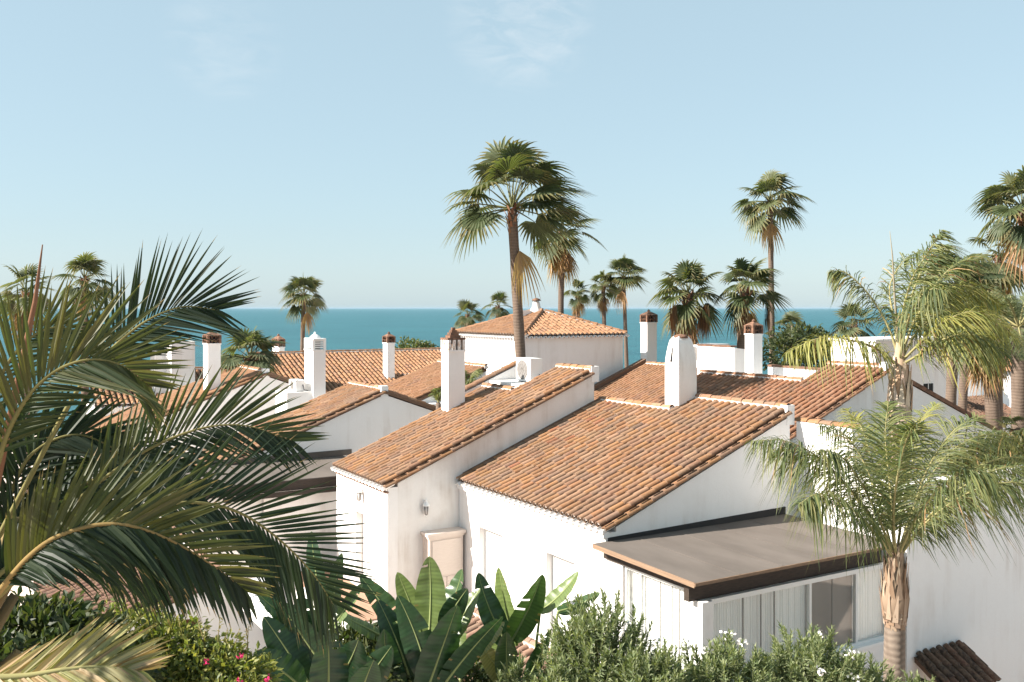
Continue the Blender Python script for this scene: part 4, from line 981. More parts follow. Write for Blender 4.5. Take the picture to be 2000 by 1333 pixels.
fan_palm('fan palm with hanging brown leaves behind the tallest windswept palm', 1098, 455, 46, 1.65, 20, (.17, .13), (1095, 605), 14, .4, 5, elmin=-55)
fan_palm('tall thin fan palm standing alone against the sky on the right', 1504, 395, 50, 2.0, 26, (.17, .13), (1508, 700), 2, .25, 8, elmin=-45)
fan_palm('slim fan palm right of the hipped roof', 1218, 542, 60, 1.65, 28, (.15, .11), (1223, 700), 1, .1, 11, elmin=-35)
fan_palm('left of two shaggy fan palms with hanging seed strings', 1343, 575, 44, 1.85, 26, (.30, .24), (1350, 670), 5, .1, 13, hang=5, elmin=-50)
fan_palm('right of two shaggy fan palms, next to the tall thin palm', 1455, 565, 44, 1.85, 26, (.26, .22), (1447, 700), 4, .25, 17, hang=3, elmin=-50)
fan_palm('fan palm standing alone before the sea on the left', 593, 578, 58, 1.6, 26, (.17, .13), (590, 690), 2, .05, 19, elmin=-55)
fan_palm('bushy silvery fan palm low among the left roofs', 488, 700, 43, 1.75, 30, (.3, .25), None, 8, .05, 23, pal=[(0.09, 0.115, 0.06), (0.12, 0.14, 0.085), (0.06, 0.085, 0.045)], elmin=-45)
fan_palm('fan palm peeking above the big feather fronds, left of another', 50, 570, 42, 1.5, 20, (.2, .15), None, 5, .05, 29)
fan_palm('fan palm above the big feather fronds, right of another', 165, 545, 44, 1.5, 20, (.2, .15), None, 3, .2, 31)
fan_palm('small fan palm at the left end of the hipped roof', 913, 615, 52, 1.0, 18, (.14, .1), None, 0, .1, 37)
fan_palm('small fan palm just left of the tallest trunk above the hipped roof', 972, 598, 52, .95, 18, (.14, .1), None, 0, .1, 41)
fan_palm('small brown-skirted palm behind the hipped roof, left of its twin', 1128, 572, 60, 1.05, 18, (.15, .12), None, 4, .1, 43, skirt=10)
fan_palm('small brown-skirted palm behind the hipped roof, right of its twin', 1178, 560, 60, 1.15, 18, (.15, .12), (1180, 640), 4, .1, 47, skirt=10)
fan_palm('low fan palm with pale leaves between the thin palm and the feather palm', 1543, 640, 52, 1.1, 20, (.2, .15), None, 2, .1, 53)
fan_palm('low fan palm half hidden left of the feather palm crown', 1668, 635, 44, 1.25, 20, (.2, .15), None, 4, .1, 59)
fan_palm('tall fan palm cut by the right edge of the picture', 1996, 405, 38, 1.85, 26, (.2, .15), (2030, 700), 4, .1, 61, elmin=-60)
fan_palm('fan palm with dense crown below the one cut by the right edge', 1950, 500, 41, 1.7, 26, (.2, .16), None, 6, .2, 67)
fan_palm('fan palm behind the upright fronds of the far feather palm', 1868, 560, 36, 1.9, 26, (.22, .19), (1858, 760), 8, .1, 71)
fan_palm('dark thick-trunked palm in front of the round house', 1928, 640, 33, 1.6, 26, (.25, .23), (1938, 800), 12, .1, 73, pal=[(0.05, 0.07, 0.03), (0.08, 0.09, 0.04)], elmin=-60)
fan_palm('little palm at the right edge below the round house', 1980, 842, 30, .75, 16, (.1, .08), None, 2, .1, 79)
# second bare trunk beside the palm behind the feather palm
fan_palm('fan palm with slender trunk right of a matching trunk before the tall building', 1892, 590, 37, 1.5, 18, (.19, .16), (1881, 770), 5, .1, 83)

# ---- feather palms
def leaflet(mb, p, d0, L, wid, nrm, grav, col, r, wind=V((0, 0, 0)), st=(0, .12, .4, .72, .92, 1.02), prof=(.35, .85, 1, .60, .22, .02), tipcol=None):
    prev = None; side = d0.cross(nrm); side = side.normalized() if side.length > 1e-3 else V((1, 0, 0)); nn = side.cross(d0).normalized()
    mb.col = col
    for k, t in enumerate(st):
        q = p + d0*(L*t) + UP*(-grav*L*t*t) + wind*(L*t*t); w = wid*prof[k]*.5
        if tipcol and k == len(st)-1: mb.col = tipcol
        n0 = mb.add([q - side*w + nn*w*.4, q, q + side*w + nn*w*.4])
        if prev is not None: mb.face((prev, prev+1, n0+1, n0)); mb.face((prev+1, prev+2, n0+2, n0+1))
        prev = n0
def feather_frond(root, pts, n, L, wid, r, pal, plume=.6, grav=.7, wind=V((0, 0, 0)), r0=.03, stalk=.18, dry=.0, mname='leaf', ang=.75):
    c = crm(pts, 26); mb = MB(); mb.col = (0.26, 0.23, 0.11)
    mb.tube(c, [r0*(1-.85*i/26) for i in range(27)], 5); fr = mb.build('frond', M['trunk' if False else 'husk'], root)
    lf = MB(); tot = len(c) - 1
    for i in range(n):
        t = stalk + (1-stalk)*(i+.5)/n; x = t*tot; k = min(int(x), tot-1); p = c[k].lerp(c[k+1], x-k); T = (c[k+1]-c[k]).normalized()
        sd = T.cross(UP); sd = sd.normalized() if sd.length > .1 else RT; nn = sd.cross(T)
        for s in (-1, 1):
            a = r.uniform(-plume, plume); dv = (sd*s*math.cos(a) + nn*math.sin(a)).normalized()
            d0 = (dv*math.sin(ang) + T*math.cos(ang)).normalized()
            LL = L*(math.sin(math.pi*min(1, (t-stalk)/(1-stalk)*.86 + .12))**.6)*r.uniform(.8, 1.15)
            col = jit(r.choice(pal), .22, r)
            if r.random() < dry: col = jit(r.choice(DRY), .2, r)
            leaflet(lf, p, d0, LL, wid, nn, grav*r.uniform(.7, 1.3), col, r, wind, st=(0, .3, .65, 1), prof=(.6, 1, .8, .05))
    lf.build('leaflets', M['leaf'], fr, 'stuff'); return fr
PAL_Q = [(0.135, 0.15, 0.058), (0.105, 0.125, 0.052), (0.17, 0.17, 0.07), (0.075, 0.10, 0.044)]
PAL_Y = [(0.27, 0.25, 0.075), (0.23, 0.22, 0.07), (0.18, 0.19, 0.06)]
rq = random.Random(5)
def px3(l): return [P(a, b_, d=c) for a, b_, c in l]
# near one (in front of the sunroom)
C = P(1748, 1085, d=15); B = P(1744, 1333, d=15)
q2 = thing('feather_palm', 'near feather palm in front of the sunroom, with ringed trunk', 'palm tree', (B.x, B.y, 3.5), 'feather palms')
mb = MB(); mb.col = (0.22, 0.175, 0.14); n = 60; z0, z1 = 3.4, P(1748, 1205, d=15).z; pts = []; rr = []
for i in range(n+1):
    t = i/n; pts.append(V((B.x + (C.x-B.x)*t, B.y + (C.y-B.y)*t, z0 + (z1-z0)*t))); rr.append((.155 + .015*(1-t))*(1.012 if i % 2 == 0 else 1.0))
mb.tube(pts, rr, 14); mb.build('trunk', M['trunk'], q2)
mb = MB(); top = pts[-1]
for i in range(150):                                    # fibrous old leaf bases
    a = i*2.4; k = i/150; z = top.z - .10 + k*.98; d_ = V((math.cos(a), math.sin(a), 0)); w_ = V((-d_.y, d_.x, 0)); bul = .17 + .05*math.sin(math.pi*min(1, k*1.15)) - .07*max(0, k-.6)
    p = V((top.x, top.y, z)) + d_*bul; q = V((top.x, top.y, z + rq.uniform(.22, .36))) + d_*(bul*rq.uniform(.75, 1.12)); mb.col = jit(rq.choice([(0.28, 0.205, 0.145), (0.33, 0.25, 0.185), (0.23, 0.15, 0.10)]), .15, rq)
    tw_ = w_*rq.uniform(-.05, .05); mb.poly([p - w_*.045 - UP*.16 - d_*.03, p + w_*.045 - UP*.16 - d_*.03, q + w_*.006 + tw_, q - w_*.006 + tw_])
mb.col = (0.26, 0.185, 0.13); mb.tube([V((top.x, top.y, top.z - .05)), V((top.x, top.y, top.z + .3)), V((top.x, top.y, top.z+.75)), C + UP*.1], [.175, .215, .15, .07], 14)
mb.build('leaf_bases', M['husk'], q2, 'stuff')
Wq = RT*.05
for k, (l, L, pal, gr) in enumerate([
    ([(1746, 1095, 15), (1712, 1025, 14.8), (1660, 955, 14.6), (1600, 895, 14.4), (1535, 862, 14.3), (1468, 862, 14.2)], .62, PAL_Q, .95),
    ([(1748, 1095, 15), (1744, 1010, 15.2), (1736, 930, 15.4), (1729, 850, 15.6), (1735, 785, 15.8)], .62, PAL_Q, .35),
    ([(1750, 1095, 15), (1782, 1000, 15.3), (1815, 910, 15.6), (1865, 840, 15.9), (1915, 815, 16.2)], .62, PAL_Q, .55),
    ([(1752, 1095, 15), (1800, 1030, 14.8), (1870, 975, 14.7), (1945, 945, 14.6), (2030, 945, 14.5)], .62, PAL_Q, .9),
    ([(1748, 1095, 15), (1722, 1000, 15.6), (1690, 910, 16.2), (1650, 850, 16.7), (1600, 830, 17.2)], .55, PAL_Q, .7),
    ([(1748, 1095, 15), (1700, 1030, 14.3), (1650, 985, 13.8), (1600, 965, 13.5), (1560, 985, 13.3)], .50, PAL_Q, 1.0),
    ([(1750, 1095, 15), (1790, 980, 15.9), (1850, 890, 16.6), (1920, 850, 17.1), (1990, 860, 17.5)], .58, PAL_Q, .7),
    ([(1750, 1095, 15), (1765, 990, 16), (1785, 890, 17), (1800, 820, 17.8), (1830, 790, 18.3)], .55, PAL_Y, .5),
    ([(1748, 1095, 15), (1700, 1015, 15.2), (1640, 935, 15.4), (1575, 885, 15.6), (1510, 880, 15.8)], .60, PAL_Q, .9),
    ([(1750, 1095, 15), (1805, 1020, 15), (1875, 955, 15), (1955, 915, 15), (2035, 915, 15)], .60, PAL_Q, .9),
    ([(1748, 1095, 15), (1715, 1010, 14.6), (1680, 940, 14.3), (1640, 890, 14.0), (1600, 880, 13.8)], .55, PAL_Q, .85),
    ([(1750, 1095, 15), (1790, 1010, 14.4), (1840, 950, 14.0), (1890, 920, 13.7), (1940, 925, 13.5)], .55, PAL_Q, .9),
    ([(1750, 1095, 15), (1745, 1000, 14.4), (1755, 920, 14.0), (1770, 860, 13.7), (1790, 830, 13.5)], .55, PAL_Q, .5),
    ([(1750, 1095, 15), (1735, 990, 15.8), (1700, 890, 16.6), (1680, 830, 17.2), (1650, 800, 17.8)], .55, PAL_Y, .6),
    ([(1750, 1095, 15), (1800, 1010, 15.6), (1880, 930, 16.2), (1960, 895, 16.6), (2040, 900, 17)], .60, PAL_Q, .8),
    ]):
    feather_frond(q2, px3(l), 120, L*1.22, .022, rq, pal, .95, gr, Wq, .026, .16, .02, ang=.95)
# far one, further right and higher
C = P(1757, 668, d=25)
q1 = thing('feather_palm', 'far feather palm with golden drooping fronds before the tall building', 'palm tree', (C.x, C.y, 0), 'feather palms')
mb = MB(); mb.col = (0.36, 0.28, 0.22); mb.tube([V((C.x, C.y, z)) for z in (0, 1, 2, 3, 4, 5, 6, 7, 7.6)], [.30, .25, .23, .22, .22, .22, .22, .24, .25], 12); mb.build('trunk', M['trunk'], q1)
mb = MB(); zt_ = 7.5
for i in range(100):
    a = i*2.4; k = i/100; d_ = V((math.cos(a), math.sin(a), 0)); w_ = V((-d_.y, d_.x, 0)); bul = .26 + .05*math.sin(math.pi*k) - .10*max(0, k-.55)
    p = V((C.x, C.y, zt_ + k*1.6)) + d_*bul; q = V((C.x, C.y, zt_ + k*1.6 + rq.uniform(.3, .5))) + d_*bul*rq.uniform(.8, 1.1); mb.col = jit(rq.choice([(0.46, 0.36, 0.28), (0.40, 0.27, 0.18), (0.50, 0.40, 0.30)]), .2, rq)
    tw_ = w_*rq.uniform(-.07, .07); mb.poly([p - w_*.08 - UP*.12 - d_*.012, p + w_*.08 - UP*.12 - d_*.012, q + w_*.02 + tw_, q - w_*.02 + tw_])
mb.col = (0.36, 0.26, 0.18); mb.tube([V((C.x, C.y, 7.4)), V((C.x, C.y, 8.2)), V((C.x, C.y, 9.0)), V((C.x, C.y, 9.8))], [.25, .27, .19, .09], 10); mb.build('leaf_bases', M['husk'], q1, 'stuff')
Wq = RT*.22
for k, (l, L, pal, gr) in enumerate([
    ([(1757, 720, 25), (1722, 688, 24.7), (1675, 668, 24.3), (1605, 660, 24), (1535, 690, 23.8)], .95, PAL_Y, 1.0),
    ([(1757, 705, 25), (1735, 640, 25.2), (1700, 580, 25.4), (1655, 535, 25.6), (1622, 530, 25.8)], .85, PAL_Q, .7),
    ([(1757, 705, 25), (1762, 620, 24.8), (1782, 545, 24.6), (1815, 490, 24.4), (1840, 450, 24.2)], .95, PAL_Q, .55),
    ([(1757, 705, 25), (1785, 630, 25.2), (1825, 560, 25.4), (1870, 515, 25.6), (1920, 505, 25.8)], .95, PAL_Q, .8),
    ([(1757, 710, 25), (1800, 668, 24.6), (1850, 625, 24.2), (1915, 610, 23.9), (1985, 660, 23.6)], 1.0, PAL_Y, .95),
    ([(1757, 715, 25), (1800, 690, 24.4), (1850, 660, 23.8), (1905, 655, 23.4), (1960, 690, 23.0)], .95, PAL_Y + PAL_Q, .95),
    ([(1757, 705, 25), (1745, 620, 26), (1738, 560, 26.8), (1765, 510, 27.4), (1800, 490, 28)], .9, PAL_Q, .6),
    ([(1757, 705, 25), (1770, 640, 24), (1790, 590, 23.2), (1820, 565, 22.6), (1850, 570, 22.2)], .9, PAL_Q, .8),
    ([(1757, 705, 25), (1775, 600, 25.6), (1800, 530, 26), (1830, 490, 26.4), (1860, 480, 26.8)], .95, PAL_Q, .7),
    ([(1757, 705, 25), (1790, 620, 25), (1840, 570, 25), (1900, 560, 25), (1950, 590, 25)], .95, PAL_Y, .9),
    ([(1757, 712, 25), (1790, 650, 26), (1840, 610, 26.8), (1890, 595, 27.4), (1940, 610, 28)], .9, PAL_Q, .9),
    ]):
    feather_frond(q1, px3(l), 90, L, .036, rq, pal, 1.0, gr, Wq, .04, .18, .03, ang=.95)
mb = MB(); mb.col = (0.24, 0.21, 0.15); mb.tube(px3([(1757, 700, 25), (1748, 590, 25), (1743, 500, 25), (1738, 452, 25)]), [.04, .03, .018, .006], 5); mb.build('spear_leaf', M['husk'], q1)
# greyish feather palm at the right edge
C = P(1990, 640, d=30)
q3 = thing('feather_palm', 'grey-green feather palm sweeping in from the right edge', 'palm tree', (C.x, C.y, 0), 'feather palms')
trunk(q3, V((C.x, C.y, 0)), C, .25, .22)
for i in range(13):
    a = i*2.4; el = rad(75 - i*6); L = 2.4; D = V((math.cos(a)*math.cos(el), math.sin(a)*math.cos(el), math.sin(el)))
    feather_frond(q3, [C + D*L*t + UP*(-.9*t*t*L*.45) + RT*(.25*t*t) for t in (0, .25, .5, .75, 1)], 48, .5, .035, rq, [(0.14, 0.155, 0.085), (0.11, 0.13, 0.07)], .5, .4, RT*.1, .035, .15, ang=.8)

# small plume palms between the roofs
for (lab, px, py, d, L, seed) in (('small arching feather palm below the hipped house', 915, 742, 33, 1.1, 3), ('tiny feather palm left of the brick-pillared chimney', 856, 772, 31.5, .85, 9)):
    C = P(px, py + 15, d=d); t = thing('feather_palm', lab, 'palm tree', (C.x, C.y, 0), 'feather palms'); trunk(t, V((C.x, C.y, 0)), C, .1, .08); rs = random.Random(seed)
    for i in range(11):
        a = i*2.4; el = rad(rs.uniform(25, 80)); D = V((math.cos(a)*math.cos(el), math.sin(a)*math.cos(el), math.sin(el)))
        feather_frond(t, [C + D*L*t_ + UP*(-.8*t_*t_*L*.5) + RT*.2*t_*t_ for t_ in (0, .3, .6, 1)], 30, .32, .022, rs, PAL_Q, .5, .6, RT*.1, .015, .1)

# ------------------------------------------------------------------ big near feather palm on the left
rf_ = random.Random(12)
CF = P(-75, 1175, d=5.6)
fp = thing('foreground_palm', 'large feather palm filling the left foreground with long arching fronds', 'palm tree', (CF.x, CF.y, 3.5))
trunk(fp, V((CF.x, CF.y, 3.4)), CF, .2, .17, (0.18, 0.13, 0.09))
OLIVE = [(0.070, 0.074, 0.027), (0.055, 0.064, 0.025), (0.092, 0.086, 0.034)]
DEEP = [(0.018, 0.030, 0.016), (0.014, 0.025, 0.014), (0.027, 0.040, 0.019)]  # darkest greens; shade among the fronds is put into the leaf colour
MIDG = [(0.055, 0.068, 0.030), (0.042, 0.058, 0.027), (0.075, 0.082, 0.036)]
TAN = [(0.32, 0.28, 0.15), (0.26, 0.25, 0.11), (0.36, 0.26, 0.15)]
LEAFS = []
def big_frond(pts, n, Lu, Ld, wid, palU, palD, gU, gD, face, stalk=.28, angU=.85, angD=.8, rw=.019, rcol=(0.17, 0.15, 0.06), drytip=.25):
    c = crm(px3(pts), 40); mb = MB(); mb.col = rcol; mb.tube(c, [rw*(1-.86*i/40) for i in range(41)], 6); fr = mb.build('frond', M['husk'], fp)
    for i in range(n):
        t = stalk + (1-stalk)*(i+.5)/n; x = t*40; k = min(int(x), 39); p = c[k].lerp(c[k+1], x-k); T = (c[k+1]-c[k]).normalized()
        toC = (V((0, 0, CAMZ)) - p).normalized(); nrm = (toC*face[0] + UP*face[1] + RT*face[2]).normalized()
        sd = nrm.cross(T).normalized()
        if sd.z < 0 and i < n*.6: pass
        u = (t-stalk)/(1-stalk); env = (math.sin(math.pi*(u*.80+.14)))**.55
        for s, L, pal, g, ang in ((1, Lu, palU, gU, angU), (-1, Ld, palD, gD, angD)):
            aa = ang*(1-.55*u**2) + rf_.uniform(-.045, .045)
            d0 = (sd*s*math.sin(aa) + T*math.cos(aa) + nrm*rf_.uniform(-.08, .16)).normalized()
            LL = L*env*rf_.uniform(.88, 1.08); col = jit(rf_.choice(pal), .16, rf_)
            tw = (nrm + sd*rf_.uniform(-.5, .5) + UP*rf_.uniform(-.2, .3)).normalized()
            tip = mixc(col, (0.30, 0.20, 0.10), .7) if rf_.random() < drytip else mixc(col, (0.2, 0.18, 0.08), .2)
            vis = (p - V((0, 0, CAMZ))).dot(RT)/(p - V((0, 0, CAMZ))).dot(FW) > -.55
            LEAFS.append(((LL/(p - V((0, 0, CAMZ))).length)*(1 if vis else .01), fr, (p, d0, LL, wid*rf_.uniform(.8, 1.1), tw, g*rf_.uniform(.6, 1.3), col, tip)))
    return fr
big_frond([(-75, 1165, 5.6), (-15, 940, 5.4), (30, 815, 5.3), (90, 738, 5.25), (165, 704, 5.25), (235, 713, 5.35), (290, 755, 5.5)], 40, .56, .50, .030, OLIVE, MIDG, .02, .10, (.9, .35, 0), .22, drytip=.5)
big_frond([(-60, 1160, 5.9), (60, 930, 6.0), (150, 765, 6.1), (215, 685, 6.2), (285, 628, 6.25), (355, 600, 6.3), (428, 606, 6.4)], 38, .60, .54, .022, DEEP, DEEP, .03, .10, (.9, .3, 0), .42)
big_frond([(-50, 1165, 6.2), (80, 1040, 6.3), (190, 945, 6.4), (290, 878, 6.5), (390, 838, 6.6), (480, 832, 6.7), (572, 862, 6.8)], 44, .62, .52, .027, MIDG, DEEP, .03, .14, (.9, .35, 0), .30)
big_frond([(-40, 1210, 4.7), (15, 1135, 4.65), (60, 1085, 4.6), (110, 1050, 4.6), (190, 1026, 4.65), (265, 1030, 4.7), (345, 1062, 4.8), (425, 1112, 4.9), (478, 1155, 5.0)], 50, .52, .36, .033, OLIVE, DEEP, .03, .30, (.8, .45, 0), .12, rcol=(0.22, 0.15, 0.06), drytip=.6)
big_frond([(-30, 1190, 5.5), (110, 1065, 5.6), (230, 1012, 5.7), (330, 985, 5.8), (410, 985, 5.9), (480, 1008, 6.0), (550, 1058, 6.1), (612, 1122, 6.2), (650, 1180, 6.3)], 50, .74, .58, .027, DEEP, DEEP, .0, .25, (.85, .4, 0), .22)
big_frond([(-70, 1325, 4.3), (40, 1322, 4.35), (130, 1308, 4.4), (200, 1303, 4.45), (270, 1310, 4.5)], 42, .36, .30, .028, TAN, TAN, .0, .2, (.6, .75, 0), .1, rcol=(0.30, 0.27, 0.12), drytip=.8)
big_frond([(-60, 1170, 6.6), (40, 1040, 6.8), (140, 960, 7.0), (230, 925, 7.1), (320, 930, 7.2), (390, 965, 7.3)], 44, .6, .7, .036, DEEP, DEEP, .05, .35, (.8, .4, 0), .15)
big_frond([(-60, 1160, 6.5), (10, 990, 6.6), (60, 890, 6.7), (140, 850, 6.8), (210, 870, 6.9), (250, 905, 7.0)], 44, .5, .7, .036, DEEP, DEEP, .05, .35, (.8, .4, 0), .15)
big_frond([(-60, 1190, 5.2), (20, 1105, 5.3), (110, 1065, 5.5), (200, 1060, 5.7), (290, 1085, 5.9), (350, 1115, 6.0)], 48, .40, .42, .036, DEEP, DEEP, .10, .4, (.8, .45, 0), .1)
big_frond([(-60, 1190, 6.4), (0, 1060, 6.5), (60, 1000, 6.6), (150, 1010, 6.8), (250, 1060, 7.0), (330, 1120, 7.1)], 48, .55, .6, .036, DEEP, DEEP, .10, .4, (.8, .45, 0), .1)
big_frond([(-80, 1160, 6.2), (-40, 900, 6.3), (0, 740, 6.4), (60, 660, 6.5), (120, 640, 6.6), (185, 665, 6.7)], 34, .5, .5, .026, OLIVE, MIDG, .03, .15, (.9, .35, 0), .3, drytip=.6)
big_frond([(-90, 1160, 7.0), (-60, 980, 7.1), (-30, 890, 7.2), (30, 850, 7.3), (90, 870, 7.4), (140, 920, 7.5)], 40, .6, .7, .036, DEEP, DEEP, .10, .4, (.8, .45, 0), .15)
# unseen rest of the crown, added left of the picture to shade the fronds
for (l) in ([(-90, 1160, 5.4), (-190, 900, 5.0), (-320, 740, 4.6), (-470, 690, 4.2), (-600, 740, 3.8)], [(-90, 1160, 5.5), (-180, 880, 5.6), (-260, 680, 5.7), (-350, 590, 5.8), (-460, 590, 5.9)],
            [(-90, 1160, 5.5), (-220, 1000, 5.0), (-380, 900, 4.5), (-560, 880, 4.0), (-700, 940, 3.7)], 
            [(-90, 1160, 5.4), (-130, 900, 4.9), (-190, 740, 4.4), (-280, 660, 4.0), (-380, 660, 3.7)], [(-90, 1180, 5.4), (-260, 1100, 5.0), (-430, 1060, 4.6), (-600, 1090, 4.3), (-720, 1180, 4.1)]):
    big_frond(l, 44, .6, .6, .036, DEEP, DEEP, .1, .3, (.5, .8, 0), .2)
LEAFS.sort(key=lambda q: -q[0]); joined = {}
for i, (sz, fr, (p, d0, LL, ww, tw, g, col, tip)) in enumerate(LEAFS):
    if i < 300:
        mb = MB(); leaflet(mb, p, d0, LL, ww, tw, g, col, rf_, tipcol=tip); mb.build('leaflet', M['leaf'], fr)
    else: leaflet(joined.setdefault(fr.name, (fr, MB()))[1], p, d0, LL, ww, tw, g, col, rf_, tipcol=tip)
for fr, mb in joined.values(): mb.build('leaflets', M['leaf'], fr, 'stuff')
mb = MB(); mb.col = (0.20, 0.10, 0.06); mb.tube(px3([(-40, 1100, 6.3), (40, 720, 6.3), (68, 590, 6.3), (83, 478, 6.3)]), [.03, .022, .016, .004], 5); mb.build('spear_leaf', M['husk'], fp)
# heart of old leaf stalks
mb = MB()
for i in range(16):
    a = i*2.4; d_ = V((math.cos(a), math.sin(a), 0)); mb.col = jit((0.16, 0.12, 0.06), .3, rf_); mb.tube([CF - UP*(.1 + .05*i), CF + d_*.14 + UP*(.15 - .05*i), CF + d_*.30 + UP*(.45 - .06*i)], [.07, .05, .03], 5)
mb.build('leaf_bases', M['husk'], fp, 'stuff')

# ------------------------------------------------------------------ broad-leaved plants in the foreground
def big_leaf(root, foot, b0, tip, wid, bend, nrm, col, r, tears=.08, fold=.3):
    foot, b0, tip = V(foot), V(b0), V(tip); ctrl = (b0+tip)/2 + V(bend) + RT*r.uniform(-.10, .10)*(tip-b0).length; n = 40; m = 4; fold = fold*r.uniform(.4, 1.8); twist = r.uniform(-.5, .5)
    c = [b0*(1-t)**2 + ctrl*2*t*(1-t) + tip*t*t for t in [i/n for i in range(n+1)]]
    mb = MB(); mb.smooth = True; rows = []; T0 = (c[1]-c[0]).normalized(); nrm = V(nrm)
    for i in range(n+1):
        t = i/n; T = (c[min(i+1, n)] - c[max(i-1, 0)]).normalized(); sd = T.cross(nrm).normalized(); nn = sd.cross(T); tt = twist*t; sd, nn = sd*math.cos(tt) + nn*math.sin(tt), nn*math.cos(tt) - sd*math.sin(tt)
        w = wid*.5*(math.sin(math.pi*min(1, .06 + .94*t**.85))**.55 if t < 1 else .02); row = []
        rip = .035*math.sin(i*.9) + r.uniform(-.02, .02)
        for j in range(-m, m+1):
            q = j/m; row.append(c[i] + sd*(w*q) + nn*(w*fold*abs(q)**1.3 - w*.28*q*q + w*rip*abs(q)) + T*(-abs(q)*w*.10))
        rows.append(mb.add(row))
    gap = {(i, s) for i in range(2, n-1) for s in (-1, 1) if r.random() < tears*.28}
    for i in range(n):
        shade = 1 + .10*((i % 2)*2-1) + r.uniform(-.07, .07)
        for j in range(2*m):
            s = -1 if j < m else 1; out = abs(j + .5 - m)
            if (i, s) in gap and out > 1.2: continue
            cc = tuple(x*shade for x in jit(col, .05, r))
            if out > 3 and r.random() < .015: cc = mixc(cc, (0.22, 0.15, 0.06), .7)
            mb.col = cc; mb.face((rows[i]+j, rows[i]+j+1, rows[i+1]+j+1, rows[i+1]+j))
    lf = mb.build('leaf', M['leaf_big'], root)
    mb = MB(); mb.col = mixc(col, (0.30, 0.33, 0.14), .65); st = foot.lerp(b0, .5) + (nrm*-.05)
    mb.tube([foot, st] + c, [.035, .03] + [.02*(1-i/n*.9) for i in range(n+1)], 6); mb.build('midrib', M['husk'], lf)
def broad_plant(label, base, leaves, seed, tears=.07):
    r = random.Random(seed); bp = P(*base[:2], d=base[2]); t = thing('broad_leaf_plant', label, 'plant', (bp.x, bp.y, 3.5), 'broad-leaved plants')
    foot0 = V((bp.x, bp.y, 3.55))
    for (b0, tip, wid, face, shade) in leaves:
        d = base[2] + b0[2]; d1 = base[2] + tip[2]; q0 = P(b0[0], b0[1], d=d); q1 = P(tip[0], tip[1], d=d1)
        nrm = (-FW*face[0] + UP*face[1] + RT*face[2]).normalized()
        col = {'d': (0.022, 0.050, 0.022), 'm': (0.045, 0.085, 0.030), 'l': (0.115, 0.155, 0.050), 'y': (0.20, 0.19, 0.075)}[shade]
        big_leaf(t, foot0 + V((r.uniform(-.15, .15), r.uniform(-.15, .15), 0)), q0, q1, wid, nrm*r.uniform(-.12, .05), nrm, col, r, tears)
    mb = MB()
    for i in range(5): a = i*1.3; mb.col = (0.10, 0.09, 0.045); mb.tube([foot0 + V((math.cos(a)*.2, math.sin(a)*.2, -.1)), foot0 + V((math.cos(a)*.12, math.sin(a)*.12, 1.5))], [.09, .05], 7)
    mb.build('stems', M['husk'], t, 'stuff')
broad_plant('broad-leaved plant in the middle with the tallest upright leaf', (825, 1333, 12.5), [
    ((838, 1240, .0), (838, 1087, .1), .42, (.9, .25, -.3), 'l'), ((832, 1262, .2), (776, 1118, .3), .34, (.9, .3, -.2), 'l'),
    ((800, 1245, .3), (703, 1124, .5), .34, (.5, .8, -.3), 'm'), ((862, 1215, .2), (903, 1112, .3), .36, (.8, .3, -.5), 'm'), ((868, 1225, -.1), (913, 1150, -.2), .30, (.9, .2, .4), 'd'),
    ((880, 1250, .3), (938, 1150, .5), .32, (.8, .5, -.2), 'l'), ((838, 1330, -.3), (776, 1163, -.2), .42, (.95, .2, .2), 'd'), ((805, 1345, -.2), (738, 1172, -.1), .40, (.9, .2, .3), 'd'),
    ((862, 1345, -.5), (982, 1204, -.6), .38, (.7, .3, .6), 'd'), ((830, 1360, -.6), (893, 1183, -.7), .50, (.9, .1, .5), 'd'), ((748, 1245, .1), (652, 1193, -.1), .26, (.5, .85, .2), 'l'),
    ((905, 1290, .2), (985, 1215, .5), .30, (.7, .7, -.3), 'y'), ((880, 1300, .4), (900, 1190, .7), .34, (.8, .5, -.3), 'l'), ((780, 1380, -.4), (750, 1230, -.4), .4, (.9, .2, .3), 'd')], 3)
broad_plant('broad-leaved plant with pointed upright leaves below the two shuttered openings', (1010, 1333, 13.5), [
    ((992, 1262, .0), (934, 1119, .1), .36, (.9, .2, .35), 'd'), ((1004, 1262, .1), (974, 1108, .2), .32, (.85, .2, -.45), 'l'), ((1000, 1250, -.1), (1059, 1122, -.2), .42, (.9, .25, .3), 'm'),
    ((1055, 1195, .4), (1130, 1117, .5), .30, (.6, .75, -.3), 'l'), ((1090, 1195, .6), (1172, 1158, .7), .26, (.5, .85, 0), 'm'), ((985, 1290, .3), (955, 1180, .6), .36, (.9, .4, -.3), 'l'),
    ((1010, 1345, -.3), (940, 1260, -.4), .34, (.7, .6, -.3), 'y'), ((995, 1340, -.4), (990, 1235, -.5), .34, (.9, .3, .2), 'm'), ((1030, 1330, .0), (1075, 1230, .1), .26, (.8, .4, .4), 'd')], 7)
